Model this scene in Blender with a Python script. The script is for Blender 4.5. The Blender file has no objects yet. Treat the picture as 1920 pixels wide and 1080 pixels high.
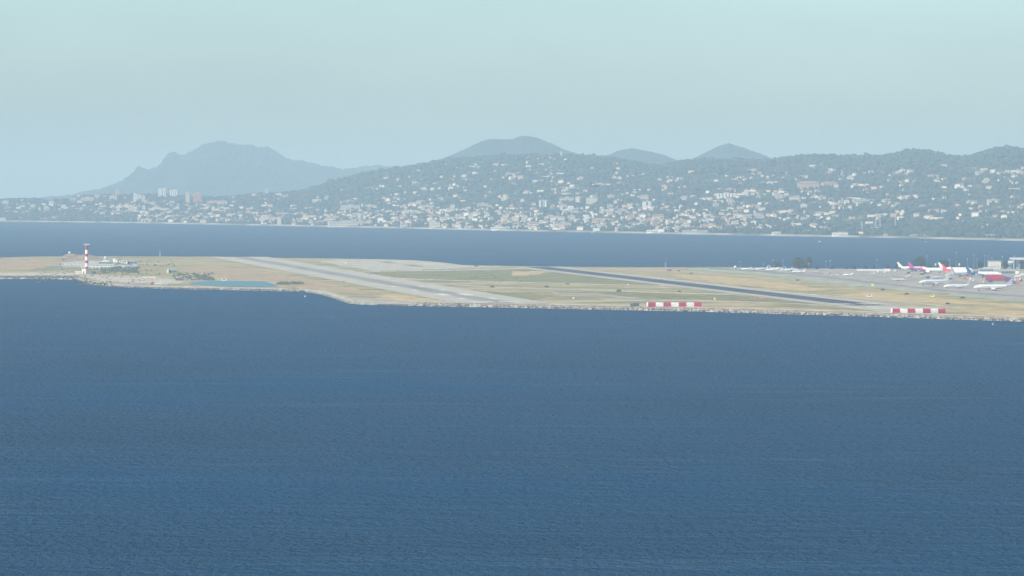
import bpy, math, random
import numpy as np
from mathutils import Vector, Matrix
R = math.radians
rng = np.random.default_rng(7); random.seed(7)
S = bpy.context.scene
COL = S.collection
# ------------------------------------------------------------------ camera, sky, sun, exposure
PITCH = math.atan(195/9600); CAMZ = 100.0; F = 9600.0        # focal length in pixels of the 1920 px wide photograph
cd = bpy.data.cameras.new('camera'); cam = bpy.data.objects.new('camera', cd); COL.objects.link(cam)
cam.location = (0, 0, CAMZ); cam.rotation_euler = (math.pi/2-PITCH, 0, 0)
cd.sensor_width = 36; cd.lens = 180; cd.clip_start = 1; cd.clip_end = 200000
S.camera = cam
SUN_EL, SUN_AZ = 40, -135           # azimuth from the view direction, minus = to the left
w = bpy.data.worlds.new('World'); S.world = w; w.use_nodes = True
nt = w.node_tree; bgn = nt.nodes['Background']
sky = nt.nodes.new('ShaderNodeTexSky'); sky.sky_type = 'NISHITA'; sky.sun_disc = False
sky.sun_elevation = R(SUN_EL); sky.sun_rotation = R(SUN_AZ)
sky.altitude = 100; sky.air_density = 1.0; sky.dust_density = 0.7; sky.ozone_density = 5.0
wtc = nt.nodes.new('ShaderNodeTexCoord'); wmp = nt.nodes.new('ShaderNodeMapping'); wmp.inputs['Scale'].default_value = (9, 9, 40)   # thin high veil
wno = nt.nodes.new('ShaderNodeTexNoise'); wno.inputs['Scale'].default_value = 1; wno.inputs['Detail'].default_value = 4
wmr = nt.nodes.new('ShaderNodeMapRange'); wmr.inputs['From Min'].default_value = .3; wmr.inputs['From Max'].default_value = .7; wmr.inputs['To Min'].default_value = .90; wmr.inputs['To Max'].default_value = 1.08
wvm = nt.nodes.new('ShaderNodeVectorMath'); wvm.operation = 'SCALE'
nt.links.new(wtc.outputs['Generated'], wmp.inputs[0]); nt.links.new(wmp.outputs[0], wno.inputs[0]); nt.links.new(wno.outputs['Fac'], wmr.inputs['Value']); nt.links.new(sky.outputs[0], wvm.inputs[0]); nt.links.new(wmr.outputs[0], wvm.inputs['Scale'])
wti = nt.nodes.new('ShaderNodeVectorMath'); wti.operation = 'MULTIPLY'; wti.inputs[1].default_value = (.88, 1.0, 1.03)
nt.links.new(wvm.outputs[0], wti.inputs[0]); nt.links.new(wti.outputs[0], bgn.inputs[0]); bgn.inputs[1].default_value = 0.075
sl = bpy.data.lights.new('sun', 'SUN'); sl.energy = 3.3; sl.angle = R(0.53); sl.color = (1, .93, .81)
so = bpy.data.objects.new('sun', sl); COL.objects.link(so)
az = R(SUN_AZ); el = R(SUN_EL)
sdir = Vector((math.sin(az)*math.cos(el), math.cos(az)*math.cos(el), math.sin(el)))
so.rotation_euler = sdir.to_track_quat('Z', 'Y').to_euler()
so.location = sdir*3000
vs = S.view_settings; vs.view_transform = 'Standard'; vs.look = 'None'; vs.exposure = 0.83; vs.gamma = 1; vs.use_curve_mapping = False
S.render.engine = 'CYCLES'
S.cycles.use_denoising = True; S.cycles.max_bounces = 5; S.cycles.volume_bounces = 1
S.cycles.diffuse_bounces = 2; S.cycles.glossy_bounces = 2; S.cycles.sample_clamp_indirect = 6
HAZE = dict(density=7.8e-5, color=(.60, .80, .97), absorb=(.33, .74, .3), aniso=0.0)

# ------------------------------------------------------------------ geometry of the view
def ray(px, py):
    a = (540-py)/F
    return np.array([(px-960)/F, math.cos(PITCH)+a*math.sin(PITCH), -math.sin(PITCH)+a*math.cos(PITCH)])
def G(px, py, z=2.6):                 # where the sight line of a pixel meets the level z
    d = ray(px, py); t = (z-CAMZ)/d[2]
    return np.array([d[0]*t, d[1]*t, z])
def AT(px, py, Y):
    d = ray(px, py); t = Y/d[1]
    return np.array([d[0]*t, Y, CAMZ+d[2]*t])
def MPP(Y): return Y/F                # metres per photograph pixel at range Y

# ------------------------------------------------------------------ materials
MATS = {}
def mat(name, col, rough=.8, var=.0, scale=.2, metal=0, spec=.3, vec=None, detail=3):
    if name in MATS: return MATS[name]
    m = bpy.data.materials.new(name); m.use_nodes = True; MATS[name] = m
    n = m.node_tree.nodes; l = m.node_tree.links; b = n['Principled BSDF']
    b.inputs['Roughness'].default_value = rough; b.inputs['Metallic'].default_value = metal
    b.inputs['Specular IOR Level'].default_value = spec
    b.inputs['Base Color'].default_value = (*col, 1)
    if var > 0:
        tc = n.new('ShaderNodeTexCoord'); no = n.new('ShaderNodeTexNoise'); no.inputs['Scale'].default_value = scale
        no.inputs['Detail'].default_value = detail
        if vec is not None:
            mp = n.new('ShaderNodeMapping'); mp.inputs['Scale'].default_value = vec
            l.new(tc.outputs['Object'], mp.inputs[0]); l.new(mp.outputs[0], no.inputs[0])
        else: l.new(tc.outputs['Object'], no.inputs[0])
        cr = n.new('ShaderNodeValToRGB')
        cr.color_ramp.elements[0].position = .3; cr.color_ramp.elements[1].position = .7
        cr.color_ramp.elements[0].color = (*[c*(1-var) for c in col], 1); cr.color_ramp.elements[1].color = (*[min(.85, c*(1+var)) for c in col], 1)
        l.new(no.outputs['Fac'], cr.inputs[0]); l.new(cr.outputs[0], b.inputs['Base Color'])
    return m
def ramp_mat(name, stops, scale, vec, rough=.9, detail=4, attr=None, dist=0.0):
    """noise-driven mix of several real colours"""
    m = bpy.data.materials.new(name); m.use_nodes = True; MATS[name] = m
    n = m.node_tree.nodes; l = m.node_tree.links; b = n['Principled BSDF']
    b.inputs['Roughness'].default_value = rough; b.inputs['Specular IOR Level'].default_value = .15
    tc = n.new('ShaderNodeTexCoord'); mp = n.new('ShaderNodeMapping'); mp.inputs['Scale'].default_value = vec
    no = n.new('ShaderNodeTexNoise'); no.inputs['Scale'].default_value = scale; no.inputs['Detail'].default_value = detail
    no.inputs['Distortion'].default_value = dist
    l.new(tc.outputs['Object'], mp.inputs[0]); l.new(mp.outputs[0], no.inputs[0])
    cr = n.new('ShaderNodeValToRGB'); e = cr.color_ramp.elements
    e[0].position, e[0].color = stops[0][0], (*stops[0][1], 1)
    e[1].position, e[1].color = stops[-1][0], (*stops[-1][1], 1)
    for p, c in stops[1:-1]:
        q = e.new(p); q.color = (*c, 1)
    l.new(no.outputs['Fac'], cr.inputs[0]); l.new(cr.outputs[0], b.inputs['Base Color'])
    return m

# ------------------------------------------------------------------ object helpers
def tag(o, label=None, cat=None, group=None, kind=None):
    if label: o['label'] = label
    if cat: o['category'] = cat
    if group: o['group'] = group
    if kind: o['kind'] = kind
    return o
def link(name, me, m=None, parent=None, loc=None):
    o = bpy.data.objects.new(name, me); COL.objects.link(o)
    if m is not None and me is not None:
        for k in (m if isinstance(m, (list, tuple)) else [m]): me.materials.append(k)
    if parent is not None: o.parent = parent
    if loc is not None: o.location = loc
    return o
def pydata(name, v, f, smooth=False):
    me = bpy.data.meshes.new(name); me.from_pydata([tuple(p) for p in v], [], [tuple(q) for q in f]); me.update()
    if smooth: me.polygons.foreach_set('use_smooth', [True]*len(me.polygons))
    return me
def big_mesh(name, V, Fq, n):         # V (k,3) and faces (m,n) as arrays
    me = bpy.data.meshes.new(name)
    me.vertices.add(len(V)); me.vertices.foreach_set('co', np.asarray(V, 'f').ravel())
    me.loops.add(Fq.size); me.loops.foreach_set('vertex_index', Fq.astype('i').ravel())
    me.polygons.add(len(Fq)); me.polygons.foreach_set('loop_start', np.arange(0, Fq.size, n, dtype='i'))
    me.polygons.foreach_set('loop_total', np.full(len(Fq), n, 'i')); me.update(calc_edges=True)
    return me
def grid_mesh(name, P, smooth=True):  # P (r,c,3)
    r, c, _ = P.shape
    i = np.arange(r*c).reshape(r, c)
    q = np.stack([i[:-1, :-1], i[:-1, 1:], i[1:, 1:], i[1:, :-1]], -1).reshape(-1, 4)
    me = big_mesh(name, P.reshape(-1, 3), q, 4)
    if smooth: me.polygons.foreach_set('use_smooth', np.ones(len(q), bool))
    return me
class MB:
    """collects solids into one mesh"""
    def __init__(s): s.v = []; s.f = []
    def add(s, v, f):
        k = len(s.v); s.v += [tuple(p) for p in v]; s.f += [tuple(k+i for i in q) for q in f]; return s
    def box(s, x0, x1, y0, y1, z0, z1, tx=0, ty=0):
        v = [(x0, y0, z0), (x1, y0, z0), (x1, y1, z0), (x0, y1, z0), (x0+tx, y0+ty, z1), (x1-tx, y0+ty, z1), (x1-tx, y1-ty, z1), (x0+tx, y1-ty, z1)]
        return s.add(v, [(3, 2, 1, 0), (4, 5, 6, 7), (0, 1, 5, 4), (1, 2, 6, 5), (2, 3, 7, 6), (3, 0, 4, 7)])
    def gable(s, x0, x1, y0, y1, z0, z1, along='x', o=.4):
        x0 -= o; x1 += o; y0 -= o; y1 += o
        if along == 'x':
            ym = (y0+y1)/2; v = [(x0, y0, z0), (x1, y0, z0), (x1, y1, z0), (x0, y1, z0), (x0, ym, z1), (x1, ym, z1)]
            return s.add(v, [(3, 2, 1, 0), (0, 1, 5, 4), (2, 3, 4, 5), (3, 0, 4), (1, 2, 5)])
        xm = (x0+x1)/2; v = [(x0, y0, z0), (x1, y0, z0), (x1, y1, z0), (x0, y1, z0), (xm, y0, z1), (xm, y1, z1)]
        return s.add(v, [(3, 2, 1, 0), (1, 2, 5, 4), (3, 0, 4, 5), (0, 1, 4), (2, 3, 5)])
    def hip(s, x0, x1, y0, y1, z0, z1, o=.4):
        x0 -= o; x1 += o; y0 -= o; y1 += o; ym = (y0+y1)/2; k = min((y1-y0)/2, (x1-x0)/2.2)
        v = [(x0, y0, z0), (x1, y0, z0), (x1, y1, z0), (x0, y1, z0), (x0+k, ym, z1), (x1-k, ym, z1)]
        return s.add(v, [(3, 2, 1, 0), (0, 1, 5, 4), (2, 3, 4, 5), (3, 0, 4), (1, 2, 5)])
    def tube(s, a, b, r0, r1=None, n=8, cap=True):
        r1 = r0 if r1 is None else r1
        a = Vector(a); b = Vector(b); d = (b-a).normalized(); u = d.orthogonal().normalized(); w2 = d.cross(u)
        v = []; f = []
        for c, r in ((a, r0), (b, r1)):
            for i in range(n):
                t = 2*math.pi*i/n; v.append(c+u*(r*math.cos(t))+w2*(r*math.sin(t)))
        for i in range(n): j = (i+1) % n; f.append((i, j, n+j, n+i))
        if cap: f += [tuple(range(n))[::-1], tuple(range(n, 2*n))]
        return s.add(v, f)
    def rings(s, secs, n=14, cap=True):   # secs: (x, zc, ry, rz): rings along x
        v = []; f = []
        for (x, zc, ry, rz) in secs:
            for i in range(n):
                t = 2*math.pi*i/n; v.append((x, ry*math.cos(t), zc+rz*math.sin(t)))
        for k in range(len(secs)-1):
            for i in range(n): j = (i+1) % n; f.append((k*n+i, k*n+j, (k+1)*n+j, (k+1)*n+i))
        if cap: f += [tuple(range(n)), tuple(range((len(secs)-1)*n, len(secs)*n))[::-1]]
        return s.add(v, f)
    def lathe(s, prof, n=16, c=(0, 0)):   # prof (r,z)
        v = []; f = []
        for r, z in prof:
            for i in range(n):
                t = 2*math.pi*i/n; v.append((c[0]+r*math.cos(t), c[1]+r*math.sin(t), z))
        for k in range(len(prof)-1):
            for i in range(n): j = (i+1) % n; f.append((k*n+i, k*n+j, (k+1)*n+j, (k+1)*n+i))
        f += [tuple(range(n))[::-1], tuple(range((len(prof)-1)*n, len(prof)*n))]
        return s.add(v, f)
    def plate(s, pts, th, axis):          # flat outline with thickness along axis
        n = len(pts); ax = Vector(axis)*th/2
        v = [Vector(p)-ax for p in pts]+[Vector(p)+ax for p in pts]
        return s.add(v, [tuple(range(n))[::-1], tuple(range(n, 2*n))]+[(i, (i+1) % n, n+(i+1) % n, n+i) for i in range(n)])
    def build(s, name, m, parent=None, loc=None, smooth=False):
        return link(name, pydata(name, s.v, s.f, smooth), m, parent, loc)
def empty(name, loc, rz=0):
    o = bpy.data.objects.new(name, None); COL.objects.link(o); o.location = loc; o.rotation_euler = (0, 0, rz); o.empty_display_size = 1
    return o
def copy_tree(o, parent=None):
    c = o.copy(); COL.objects.link(c); c.parent = parent
    for ch in o.children: copy_tree(ch, c)
    return c
def fbm(x, y, seed, octs=5, gain=.5):
    r = np.random.default_rng(seed); out = np.zeros(np.broadcast(x, y).shape); amp = 1.0; tot = 0; fr = 1.0
    for _ in range(octs):
        for _k in range(3):
            a = r.uniform(0, 2*math.pi); p = r.uniform(0, 2*math.pi); k = fr*r.uniform(.7, 1.4)
            out += amp*np.sin((x*math.cos(a)+y*math.sin(a))*k*2*math.pi+p+1.3*np.sin((x*math.sin(a)-y*math.cos(a))*k*3.1+p*2)); tot += amp
        amp *= gain; fr *= 2.03
    return out/tot*1.8
# ------------------------------------------------------------------ sea
def sea_material():
    m = bpy.data.materials.new('sea_water'); m.use_nodes = True
    n = m.node_tree.nodes; l = m.node_tree.links; b = n['Principled BSDF']
    n.remove(b); out = n['Material Output']
    df = n.new('ShaderNodeBsdfDiffuse'); df.inputs[0].default_value = (.001, .061, .138, 1)          # light coming back out of the water
    gl = n.new('ShaderNodeBsdfGlossy'); gl.inputs['Color'].default_value = (.75, .9, 1, 1); gl.inputs['Roughness'].default_value = .28
    mx = n.new('ShaderNodeMixShader'); mx.inputs[0].default_value = .07                               # mean reflectance of a wind-roughened surface
    l.new(df.outputs[0], mx.inputs[1]); l.new(gl.outputs[0], mx.inputs[2]); l.new(mx.outputs[0], out.inputs['Surface'])
    tc = n.new('ShaderNodeTexCoord')
    def noise(vec, detail, rough=.55):
        mp = n.new('ShaderNodeMapping'); mp.inputs['Scale'].default_value = vec
        no = n.new('ShaderNodeTexNoise'); no.inputs['Scale'].default_value = 1; no.inputs['Detail'].default_value = detail; no.inputs['Roughness'].default_value = rough
        l.new(tc.outputs['Object'], mp.inputs[0]); l.new(mp.outputs[0], no.inputs[0]); return no.outputs['Fac']
    small = noise((1/3.0, 1/5.0, 1), 4, .62); swell = noise((1/26, 1/16, 1), 2); gust = noise((1/330, 1/300, 1), 5); slick = noise((1/240, 1/55, 1), 5, .6)
    def math_(op, a, c):
        q = n.new('ShaderNodeMath'); q.operation = op
        for i, v in enumerate((a, c)):
            if isinstance(v, (int, float)): q.inputs[i].default_value = v
            else: l.new(v, q.inputs[i])
        return q.outputs[0]
    g = n.new('ShaderNodeMapRange'); g.inputs['From Min'].default_value = .3; g.inputs['From Max'].default_value = .7
    g.inputs['To Min'].default_value = .5; g.inputs['To Max'].default_value = 1.4; l.new(gust, g.inputs['Value'])
    h = math_('MULTIPLY', math_('ADD', math_('MULTIPLY', small, 1.0), math_('MULTIPLY', swell, 1.2)), g.outputs[0])
    sk = n.new('ShaderNodeMapRange'); sk.inputs['From Min'].default_value = .56; sk.inputs['From Max'].default_value = .74; sk.inputs['To Min'].default_value = .05; sk.inputs['To Max'].default_value = .09
    l.new(slick, sk.inputs['Value']); l.new(math_('ADD', sk.outputs[0], math_('MULTIPLY', math_('SUBTRACT', gust, .5), -.05)), mx.inputs[0])            # smooth slicks mirror more of the sky
    bp = n.new('ShaderNodeBump'); bp.inputs['Strength'].default_value = 1; bp.inputs['Distance'].default_value = 11.0
    l.new(h, bp.inputs['Height']); l.new(bp.outputs[0], df.inputs['Normal']); l.new(bp.outputs[0], gl.inputs['Normal'])
    return m
sx, sy = np.meshgrid(np.linspace(-40000, 40000, 41), np.concatenate([[-6000, 0], np.linspace(2000, 74000, 145)]))
SEA = link('sea', grid_mesh('sea', np.stack([sx, sy, -np.maximum(0, sy-17000)**2/(2*7.3e6)], -1)), sea_material())    # the far water falls away with the curve of the earth
tag(SEA, 'deep blue rippled sea of the bay', 'sea', kind='structure')

# ------------------------------------------------------------------ far hills and coast
def interp(pts): 
    a = np.array(pts, float); return lambda x: np.interp(x, a[:, 0], a[:, 1])
def smooth01(t): t = np.clip(t, 0, 1); return t*t*(3-2*t)
ridgeA = interp([(-900, 388), (-300, 384), (60, 374), (160, 362), (200, 350), (232, 340), (250, 322), (257, 312), (263, 313), (275, 317), (300, 312), (306, 297), (318, 286), (330, 285), (338, 290), (350, 289), (365, 280), (380, 272), (400, 266), (415, 264), (430, 268), (445, 272), (465, 271), (480, 276), (500, 276), (518, 285), (530, 297), (545, 301), (565, 302), (600, 314), (640, 319), (680, 313), (705, 310), (730, 312), (800, 322), (1000, 330), (2900, 320)])
ridgeB = interp([(-900, 400), (500, 394), (620, 378), (700, 345), (760, 320), (830, 299), (860, 286), (880, 276), (905, 264), (920, 261), (945, 262), (962, 261), (975, 256), (988, 255), (1010, 259), (1035, 269), (1060, 281), (1085, 288), (1110, 293), (1140, 291), (1165, 281), (1185, 278), (1215, 284), (1240, 289), (1270, 300), (1295, 300), (1320, 287), (1350, 273), (1365, 269), (1390, 276), (1420, 286), (1450, 297), (1500, 306), (1700, 305), (1920, 300), (2900, 300)])
ridgeC = interp([(-1200, 372), (-200, 376), (0, 377), (40, 374), (90, 379), (130, 374), (150, 369), (180, 368), (220, 367), (260, 368), (300, 367), (360, 371), (420, 371), (480, 365), (520, 364), (560, 360), (600, 348), (650, 333), (700, 323), (735, 318), (760, 314), (800, 307), (850, 299), (900, 295), (960, 292), (1010, 292), (1060, 292), (1120, 294), (1150, 297), (1200, 308), (1235, 312), (1270, 305), (1300, 300), (1340, 299), (1400, 301), (1440, 302), (1475, 296), (1520, 291), (1560, 292), (1600, 294), (1650, 293), (1690, 286), (1720, 282), (1740, 284), (1765, 290), (1795, 297), (1830, 291), (1855, 281), (1880, 277), (1920, 280), (2050, 285), (2900, 300)])
shoreY = interp([(-1200, 404), (-300, 413), (0, 415.3), (150, 417), (300, 419), (480, 422.5), (700, 427), (960, 433), (1200, 437.5), (1440, 442), (1700, 446.5), (1920, 451.5), (2300, 461), (2900, 480)])
def hill_range(name, ridge, Y0, depth, bump, seed, m, px0=-900, px1=2800, nx=2400, ny=64, jag=0, sharp=1.0):
    X = np.linspace((px0-960)/F*Y0, (px1-960)/F*Y0, nx)
    t = np.concatenate([np.linspace(-1, 0, ny-24), np.linspace(0, .8, 25)[1:]])
    YY = Y0+t[:, None]*depth+0*X[None]; XX = X[None]+0*t[:, None]
    px = 960+XX/Y0*F
    zr = CAMZ+(345-ridge(px)-jag*(.9*np.sin(px*.21)+.8*np.sin(px*.47+2)+.6*np.sin(px*.83+1)+.5*np.sin(px*1.31))*np.clip((372-ridge(px))/30, 0, 1))/F*Y0
    prof = np.where(t[:, None] < 0, 1-np.abs(t[:, None])**sharp, 1-smooth01(t[:, None]/.8))
    Z = zr*prof
    Z = Z+bump*fbm(XX/2500, YY/2500, seed)*(np.abs(t[:, None])**.6)*np.clip(prof, 0, 1)+bump*.35*fbm(XX/420, YY/700, seed+1, 5, .6)*np.clip(np.abs(t[:, None])*4, .08, 1)*prof
    Z = np.where(Z < -.3, -14, Z)
    o = link(name, grid_mesh(name, np.stack([XX, YY, Z], -1)), m)
    return tag(o, kind='structure')
M_FARHILL = ramp_mat('far_forest', [(.3, (.022, .036, .022)), (.55, (.036, .052, .03)), (.8, (.09, .085, .06))], 1/180, (1, .6, 1), detail=6)
tag(hill_range('mountain_range', ridgeA, 24000, 3600, 60, 3, M_FARHILL, jag=.8, sharp=.7), 'jagged bluish mountain massif fading into haze beyond the town', 'mountain')
tag(hill_range('wooded_hills', ridgeB, 18500, 2400, 60, 5, M_FARHILL, jag=.3, sharp=.85), 'rounded hazy wooded peaks behind the built up hillside', 'hills')
def pxcol(X, Y): return 960+X/Y*F
def shore_dist(px): return CAMZ*F/(shoreY(px)-345)          # near enough: the sight line is almost level
SPAN = interp([(-1200, 1500), (0, 1500), (400, 1900), (560, 2600), (900, 3600), (1300, 3900), (1920, 4200), (2900, 4200)])
def terrain(X, Y):
    px = pxcol(X, Y); Ys = shore_dist(px); sp = SPAN(px); t = (Y-Ys)/sp
    zr = CAMZ+(345-ridgeC(px))/F*(Ys+sp)-3.5
    f = np.clip(.20*t+.80*smooth01(t)**1.15, 0, 1)
    z = 3.4+(zr-3.4)*f+9*fbm(X/420, Y/700, 11)*np.clip(4*t*(1-t), 0, 1)*np.clip(zr/120, .15, 1)+2*fbm(X/90, Y/140, 12, 3)*np.clip(6*t, 0, 1)*np.clip(1-.2*t, 0, 1)
    z = np.where(t > 1, (zr+9*0)*(1-smooth01((t-1)/.7))+0, z)
    z = np.where(t < 0, 3.4*(1+(Y-Ys)/30.0), z)
    z = np.where((t >= 0) & (Y-Ys < 200), np.maximum(z, 3.4), z)
    return np.where(z < -.7, -.7, z)
nx, ny = 520, 190
pxs = np.linspace(-700, 2600, nx); ts = np.concatenate([[-34.0, -30, -20, -8, -.1], 3000*0+np.linspace(0, 1, ny)])
PP = np.zeros((len(ts), nx, 3))
for j, p in enumerate(pxs):
    Ys = shore_dist(p); sp = SPAN(p)
    Y = np.where(ts < 0, Ys+ts, Ys+ts*sp*1.75)
    PP[:, j, 0] = (p-960)/F*Y; PP[:, j, 1] = Y
PP[:, :, 2] = terrain(PP[:, :, 0], PP[:, :, 1])
M_HILL = ramp_mat('wooded_slope', [(.25, (.032, .05, .025)), (.5, (.06, .075, .035)), (.66, (.11, .11, .055)), (.8, (.25, .21, .14))], 1/70, (1, .5, 1), detail=5)
TERR = link('coastal_hillside', grid_mesh('coastal_hillside', PP[4:]), M_HILL)
tag(TERR, 'long wooded coastal hillside covered with houses across the bay', 'hillside', kind='structure')
M_SAND = ramp_mat('sand', [(.35, (.10, .11, .07)), (.45, (.26, .24, .19)), (.6, (.37, .33, .27)), (.75, (.42, .38, .31))], 1/55, (1, .4, 1), detail=5)
BEACH = link('beach', grid_mesh('beach', PP[:5]), M_SAND); tag(BEACH, 'pale thin beach along the far shore', 'beach', kind='structure')
def on_terrain(px, py):
    """first point of the coast under the sight line of a pixel"""
    Ys = shore_dist(px); Y = Ys+np.linspace(0, SPAN(px)*1.02, 900); d = ray(px, py)
    z = CAMZ+d[2]/d[1]*Y; zt = terrain((px-960)/F*Y, Y)
    k = np.nonzero(zt >= z)[0]
    if len(k) == 0:
        y = Ys+SPAN(px)*.97; return np.array([(px-960)/F*y, y, float(terrain((px-960)/F*y, y))])
    y = Y[k[0]]; return np.array([(px-960)/F*y, y, float(zt[k[0]])])
# ------------------------------------------------------------------ the airfield: land, pavement, shore
PZ = 2.6
WATERLINE = [(-420, 523.5), (-200, 523), (-60, 524), (0, 523), (60, 523.2), (138, 524), (150, 528), (162, 533), (180, 536), (230, 539), (300, 541.2), (400, 543.2), (480, 545), (560, 546.5), (585, 549), (605, 553), (625, 559), (640, 564), (655, 569), (675, 571), (750, 573), (850, 575), (960, 577), (1080, 579.5), (1200, 582), (1320, 584.5), (1440, 588), (1600, 592.5), (1760, 598), (1920, 603), (2100, 609), (2500, 622), (3400, 655), (4600, 700)]
FARSIDE = [(4600, 508), (3400, 506), (2500, 505), (2100, 504.5), (1800, 504.5), (1600, 504), (1440, 502), (1330, 501), (1250, 501.5), (1060, 500), (960, 499), (930, 498), (870, 497), (845, 494), (820, 491), (780, 488), (740, 486.5), (640, 485), (560, 484), (480, 482.5), (400, 481), (250, 480.8), (130, 480.5), (60, 481), (0, 483), (-200, 485), (-420, 486)]
def dens(pts, step):
    out = []
    for (a, b), (c, d) in zip(pts[:-1], pts[1:]):
        k = max(1, int(math.hypot(c-a, (d-b)*4)/step))
        out += [(a+(c-a)*i/k, b+(d-b)*i/k) for i in range(k)]
    return out+[pts[-1]]
WL = np.array([G(x, y+.16*math.sin(x*.11)+.12*math.sin(x*.29+1), 0.0) for x, y in dens(WATERLINE, 9)])
FS = np.array([G(x, y+.12*math.sin(x*.31)+.1*math.sin(x*.83), PZ) for x, y in dens(FARSIDE, 12)])
EDGE = WL.copy(); 
tn = np.gradient(WL[:, :2], axis=0); nrm = np.stack([-tn[:, 1], tn[:, 0]], 1); nrm /= np.linalg.norm(nrm, axis=1)[:, None]
nrm[nrm[:, 1] < 0] *= -1
SLW = np.interp(WL[:, 0]/WL[:, 1]*F+960, [0, 140, 170, 560, 600, 640, 680, 730, 780, 2500], [6, 6, 30, 9, 60, 110, 150, 60, 6, 5])
EDGE[:, 1] += SLW; EDGE[:, 0] *= EDGE[:, 1]/WL[:, 1]; EDGE[:, 2] = PZ   # straight back from the water
M_GRASS = ramp_mat('dry_airfield_grass', [(.28, (.185, .18, .065)), (.42, (.275, .245, .105)), (.52, (.385, .315, .15)), (.64, (.45, .36, .185)), (.76, (.47, .34, .16))], 1/95, (1, 1.5, 1), detail=5, dist=.6)
ep = EDGE[:, 0]/EDGE[:, 1]*F+960; fp = FS[:, 0]/FS[:, 1]*F+960
ey = np.array([345+(CAMZ-PZ)*F/p[1] for p in EDGE]); o_ = np.argsort(fp); FSs = FS[o_]; fps = fp[o_]
far_pts = np.stack([np.interp(ep, fps, FSs[:, k]) for k in range(3)], 1)
rows = [EDGE*(1-t)+far_pts*t for t in np.linspace(0, 1, 9)]
land = link('airfield_ground', grid_mesh('airfield_ground', np.stack(rows)), M_GRASS)
tag(land, 'flat airfield ground of dry grass reaching into the sea', 'ground', kind='structure')
# skirts: shore slope in front, low bank behind
M_SHORE = ramp_mat('shore_gravel', [(.3, (.26, .23, .18)), (.55, (.40, .36, .29)), (.75, (.52, .48, .40))], 1/9, (1, 1, 1), detail=5)
W2 = WL.copy(); W2[:, 1] -= 4; W2[:, 2] = -1.0
mid = (WL+EDGE)/2; mid[:, 2] = 1.6
E2 = EDGE.copy(); E2[:, 2] -= .01
tag(link('shore_slope', grid_mesh('shore_slope', np.stack([W2, WL, mid, E2])), M_SHORE), 'pale gravel bank between airfield and water', 'bank', kind='structure')
F2 = far_pts.copy(); F2[:, 1] += 9; F2[:, 2] = -1.0
tag(link('shore_bank', grid_mesh('shore_bank', np.stack([far_pts-[0, 0, .01], F2])), M_SHORE), 'rear bank of the airfield sloping to the bay', 'bank', kind='structure')
LAY = [0]
def sheet(name, pix, m, lift=None, step=40, label=None, cat=None, z=PZ, kind='structure', parent=None):
    """a flat paved or painted area given by the outline it has on the ground"""
    if lift is None: LAY[0] += 1; lift = .02+.004*LAY[0]
    pts = [G(x, min(y, float(np.interp(x, ep, ey))-.35), z) for x, y in dens(list(pix)+[pix[0]], 14)[:-1]]
    me = pydata(name, [(p[0], p[1], z+lift) for p in pts], [tuple(range(len(pts)))])
    o = link(name, me, m, parent)
    if parent is None: tag(o, label, cat, kind=kind)
    return o
M_CONC = ramp_mat('pale_concrete', [(.3, (.38, .35, .27)), (.5, (.46, .42, .325)), (.7, (.52, .48, .38))], 1/40, (1, .5, 1), .85, 4)
M_TAXI = ramp_mat('taxiway_concrete', [(.3, (.42, .385, .30)), (.7, (.54, .50, .40))], 1/30, (1, .5, 1), .85, 4)
M_ASPH = ramp_mat('grey_apron_asphalt', [(.25, (.28, .25, .205)), (.5, (.36, .32, .265)), (.75, (.43, .385, .315))], 1/60, (1, .8, 1), .85, 5)
M_ASPHD = ramp_mat('dark_taxiway_asphalt', [(.3, (.20, .19, .175)), (.7, (.27, .25, .225))], 1/40, (1, .5, 1), .85, 4)
M_GREENP = ramp_mat('green_painted_shoulder', [(.3, (.29, .33, .22)), (.55, (.36, .40, .27)), (.75, (.40, .40, .31))], 1/50, (1, .6, 1), .9, 4)
M_STRAW = ramp_mat('straw', [(.3, (.43, .315, .145)), (.55, (.52, .39, .19)), (.75, (.37, .30, .17))], 1/45, (1, 1.2, 1), .95, 5)
M_GREENG = ramp_mat('green_grass', [(.3, (.165, .17, .058)), (.55, (.24, .22, .085)), (.75, (.32, .265, .135))], 1/60, (1, 1.3, 1), .95, 5)
M_EARTH = ramp_mat('red_brown_earth', [(.3, (.36, .255, .135)), (.55, (.44, .325, .18)), (.75, (.27, .235, .125))], 1/60, (1, 1.3, 1), .95, 5)
M_SANDY = ramp_mat('sandy_track', [(.3, (.42, .36, .27)), (.55, (.52, .46, .35)), (.75, (.58, .52, .42))], 1/14, (1, 1, 1), .95, 4)
for m in (M_GRASS, M_CONC, M_TAXI, M_ASPH, M_ASPHD, M_GREENP, M_STRAW, M_GREENG, M_EARTH, M_SANDY):
    n = m.node_tree.nodes; l = m.node_tree.links; b = n['Principled BSDF']; src = b.inputs['Base Color'].links[0].from_socket
    tc = n.new('ShaderNodeTexCoord'); mp = n.new('ShaderNodeMapping'); mp.inputs['Scale'].default_value = (1/11, 1/26, 1); no = n.new('ShaderNodeTexNoise'); no.inputs['Scale'].default_value = 1; no.inputs['Detail'].default_value = 5; no.inputs['Roughness'].default_value = .7
    l.new(tc.outputs['Object'], mp.inputs[0]); l.new(mp.outputs[0], no.inputs[0])
    mr = n.new('ShaderNodeMapRange'); mr.inputs['From Min'].default_value = .3; mr.inputs['From Max'].default_value = .7; mr.inputs['To Min'].default_value = .68; mr.inputs['To Max'].default_value = 1.26
    l.new(no.outputs['Fac'], mr.inputs['Value']); vm = n.new('ShaderNodeVectorMath'); vm.operation = 'SCALE'; l.new(src, vm.inputs[0]); l.new(mr.outputs[0], vm.inputs['Scale']); l.new(vm.outputs[0], b.inputs['Base Color'])
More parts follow.
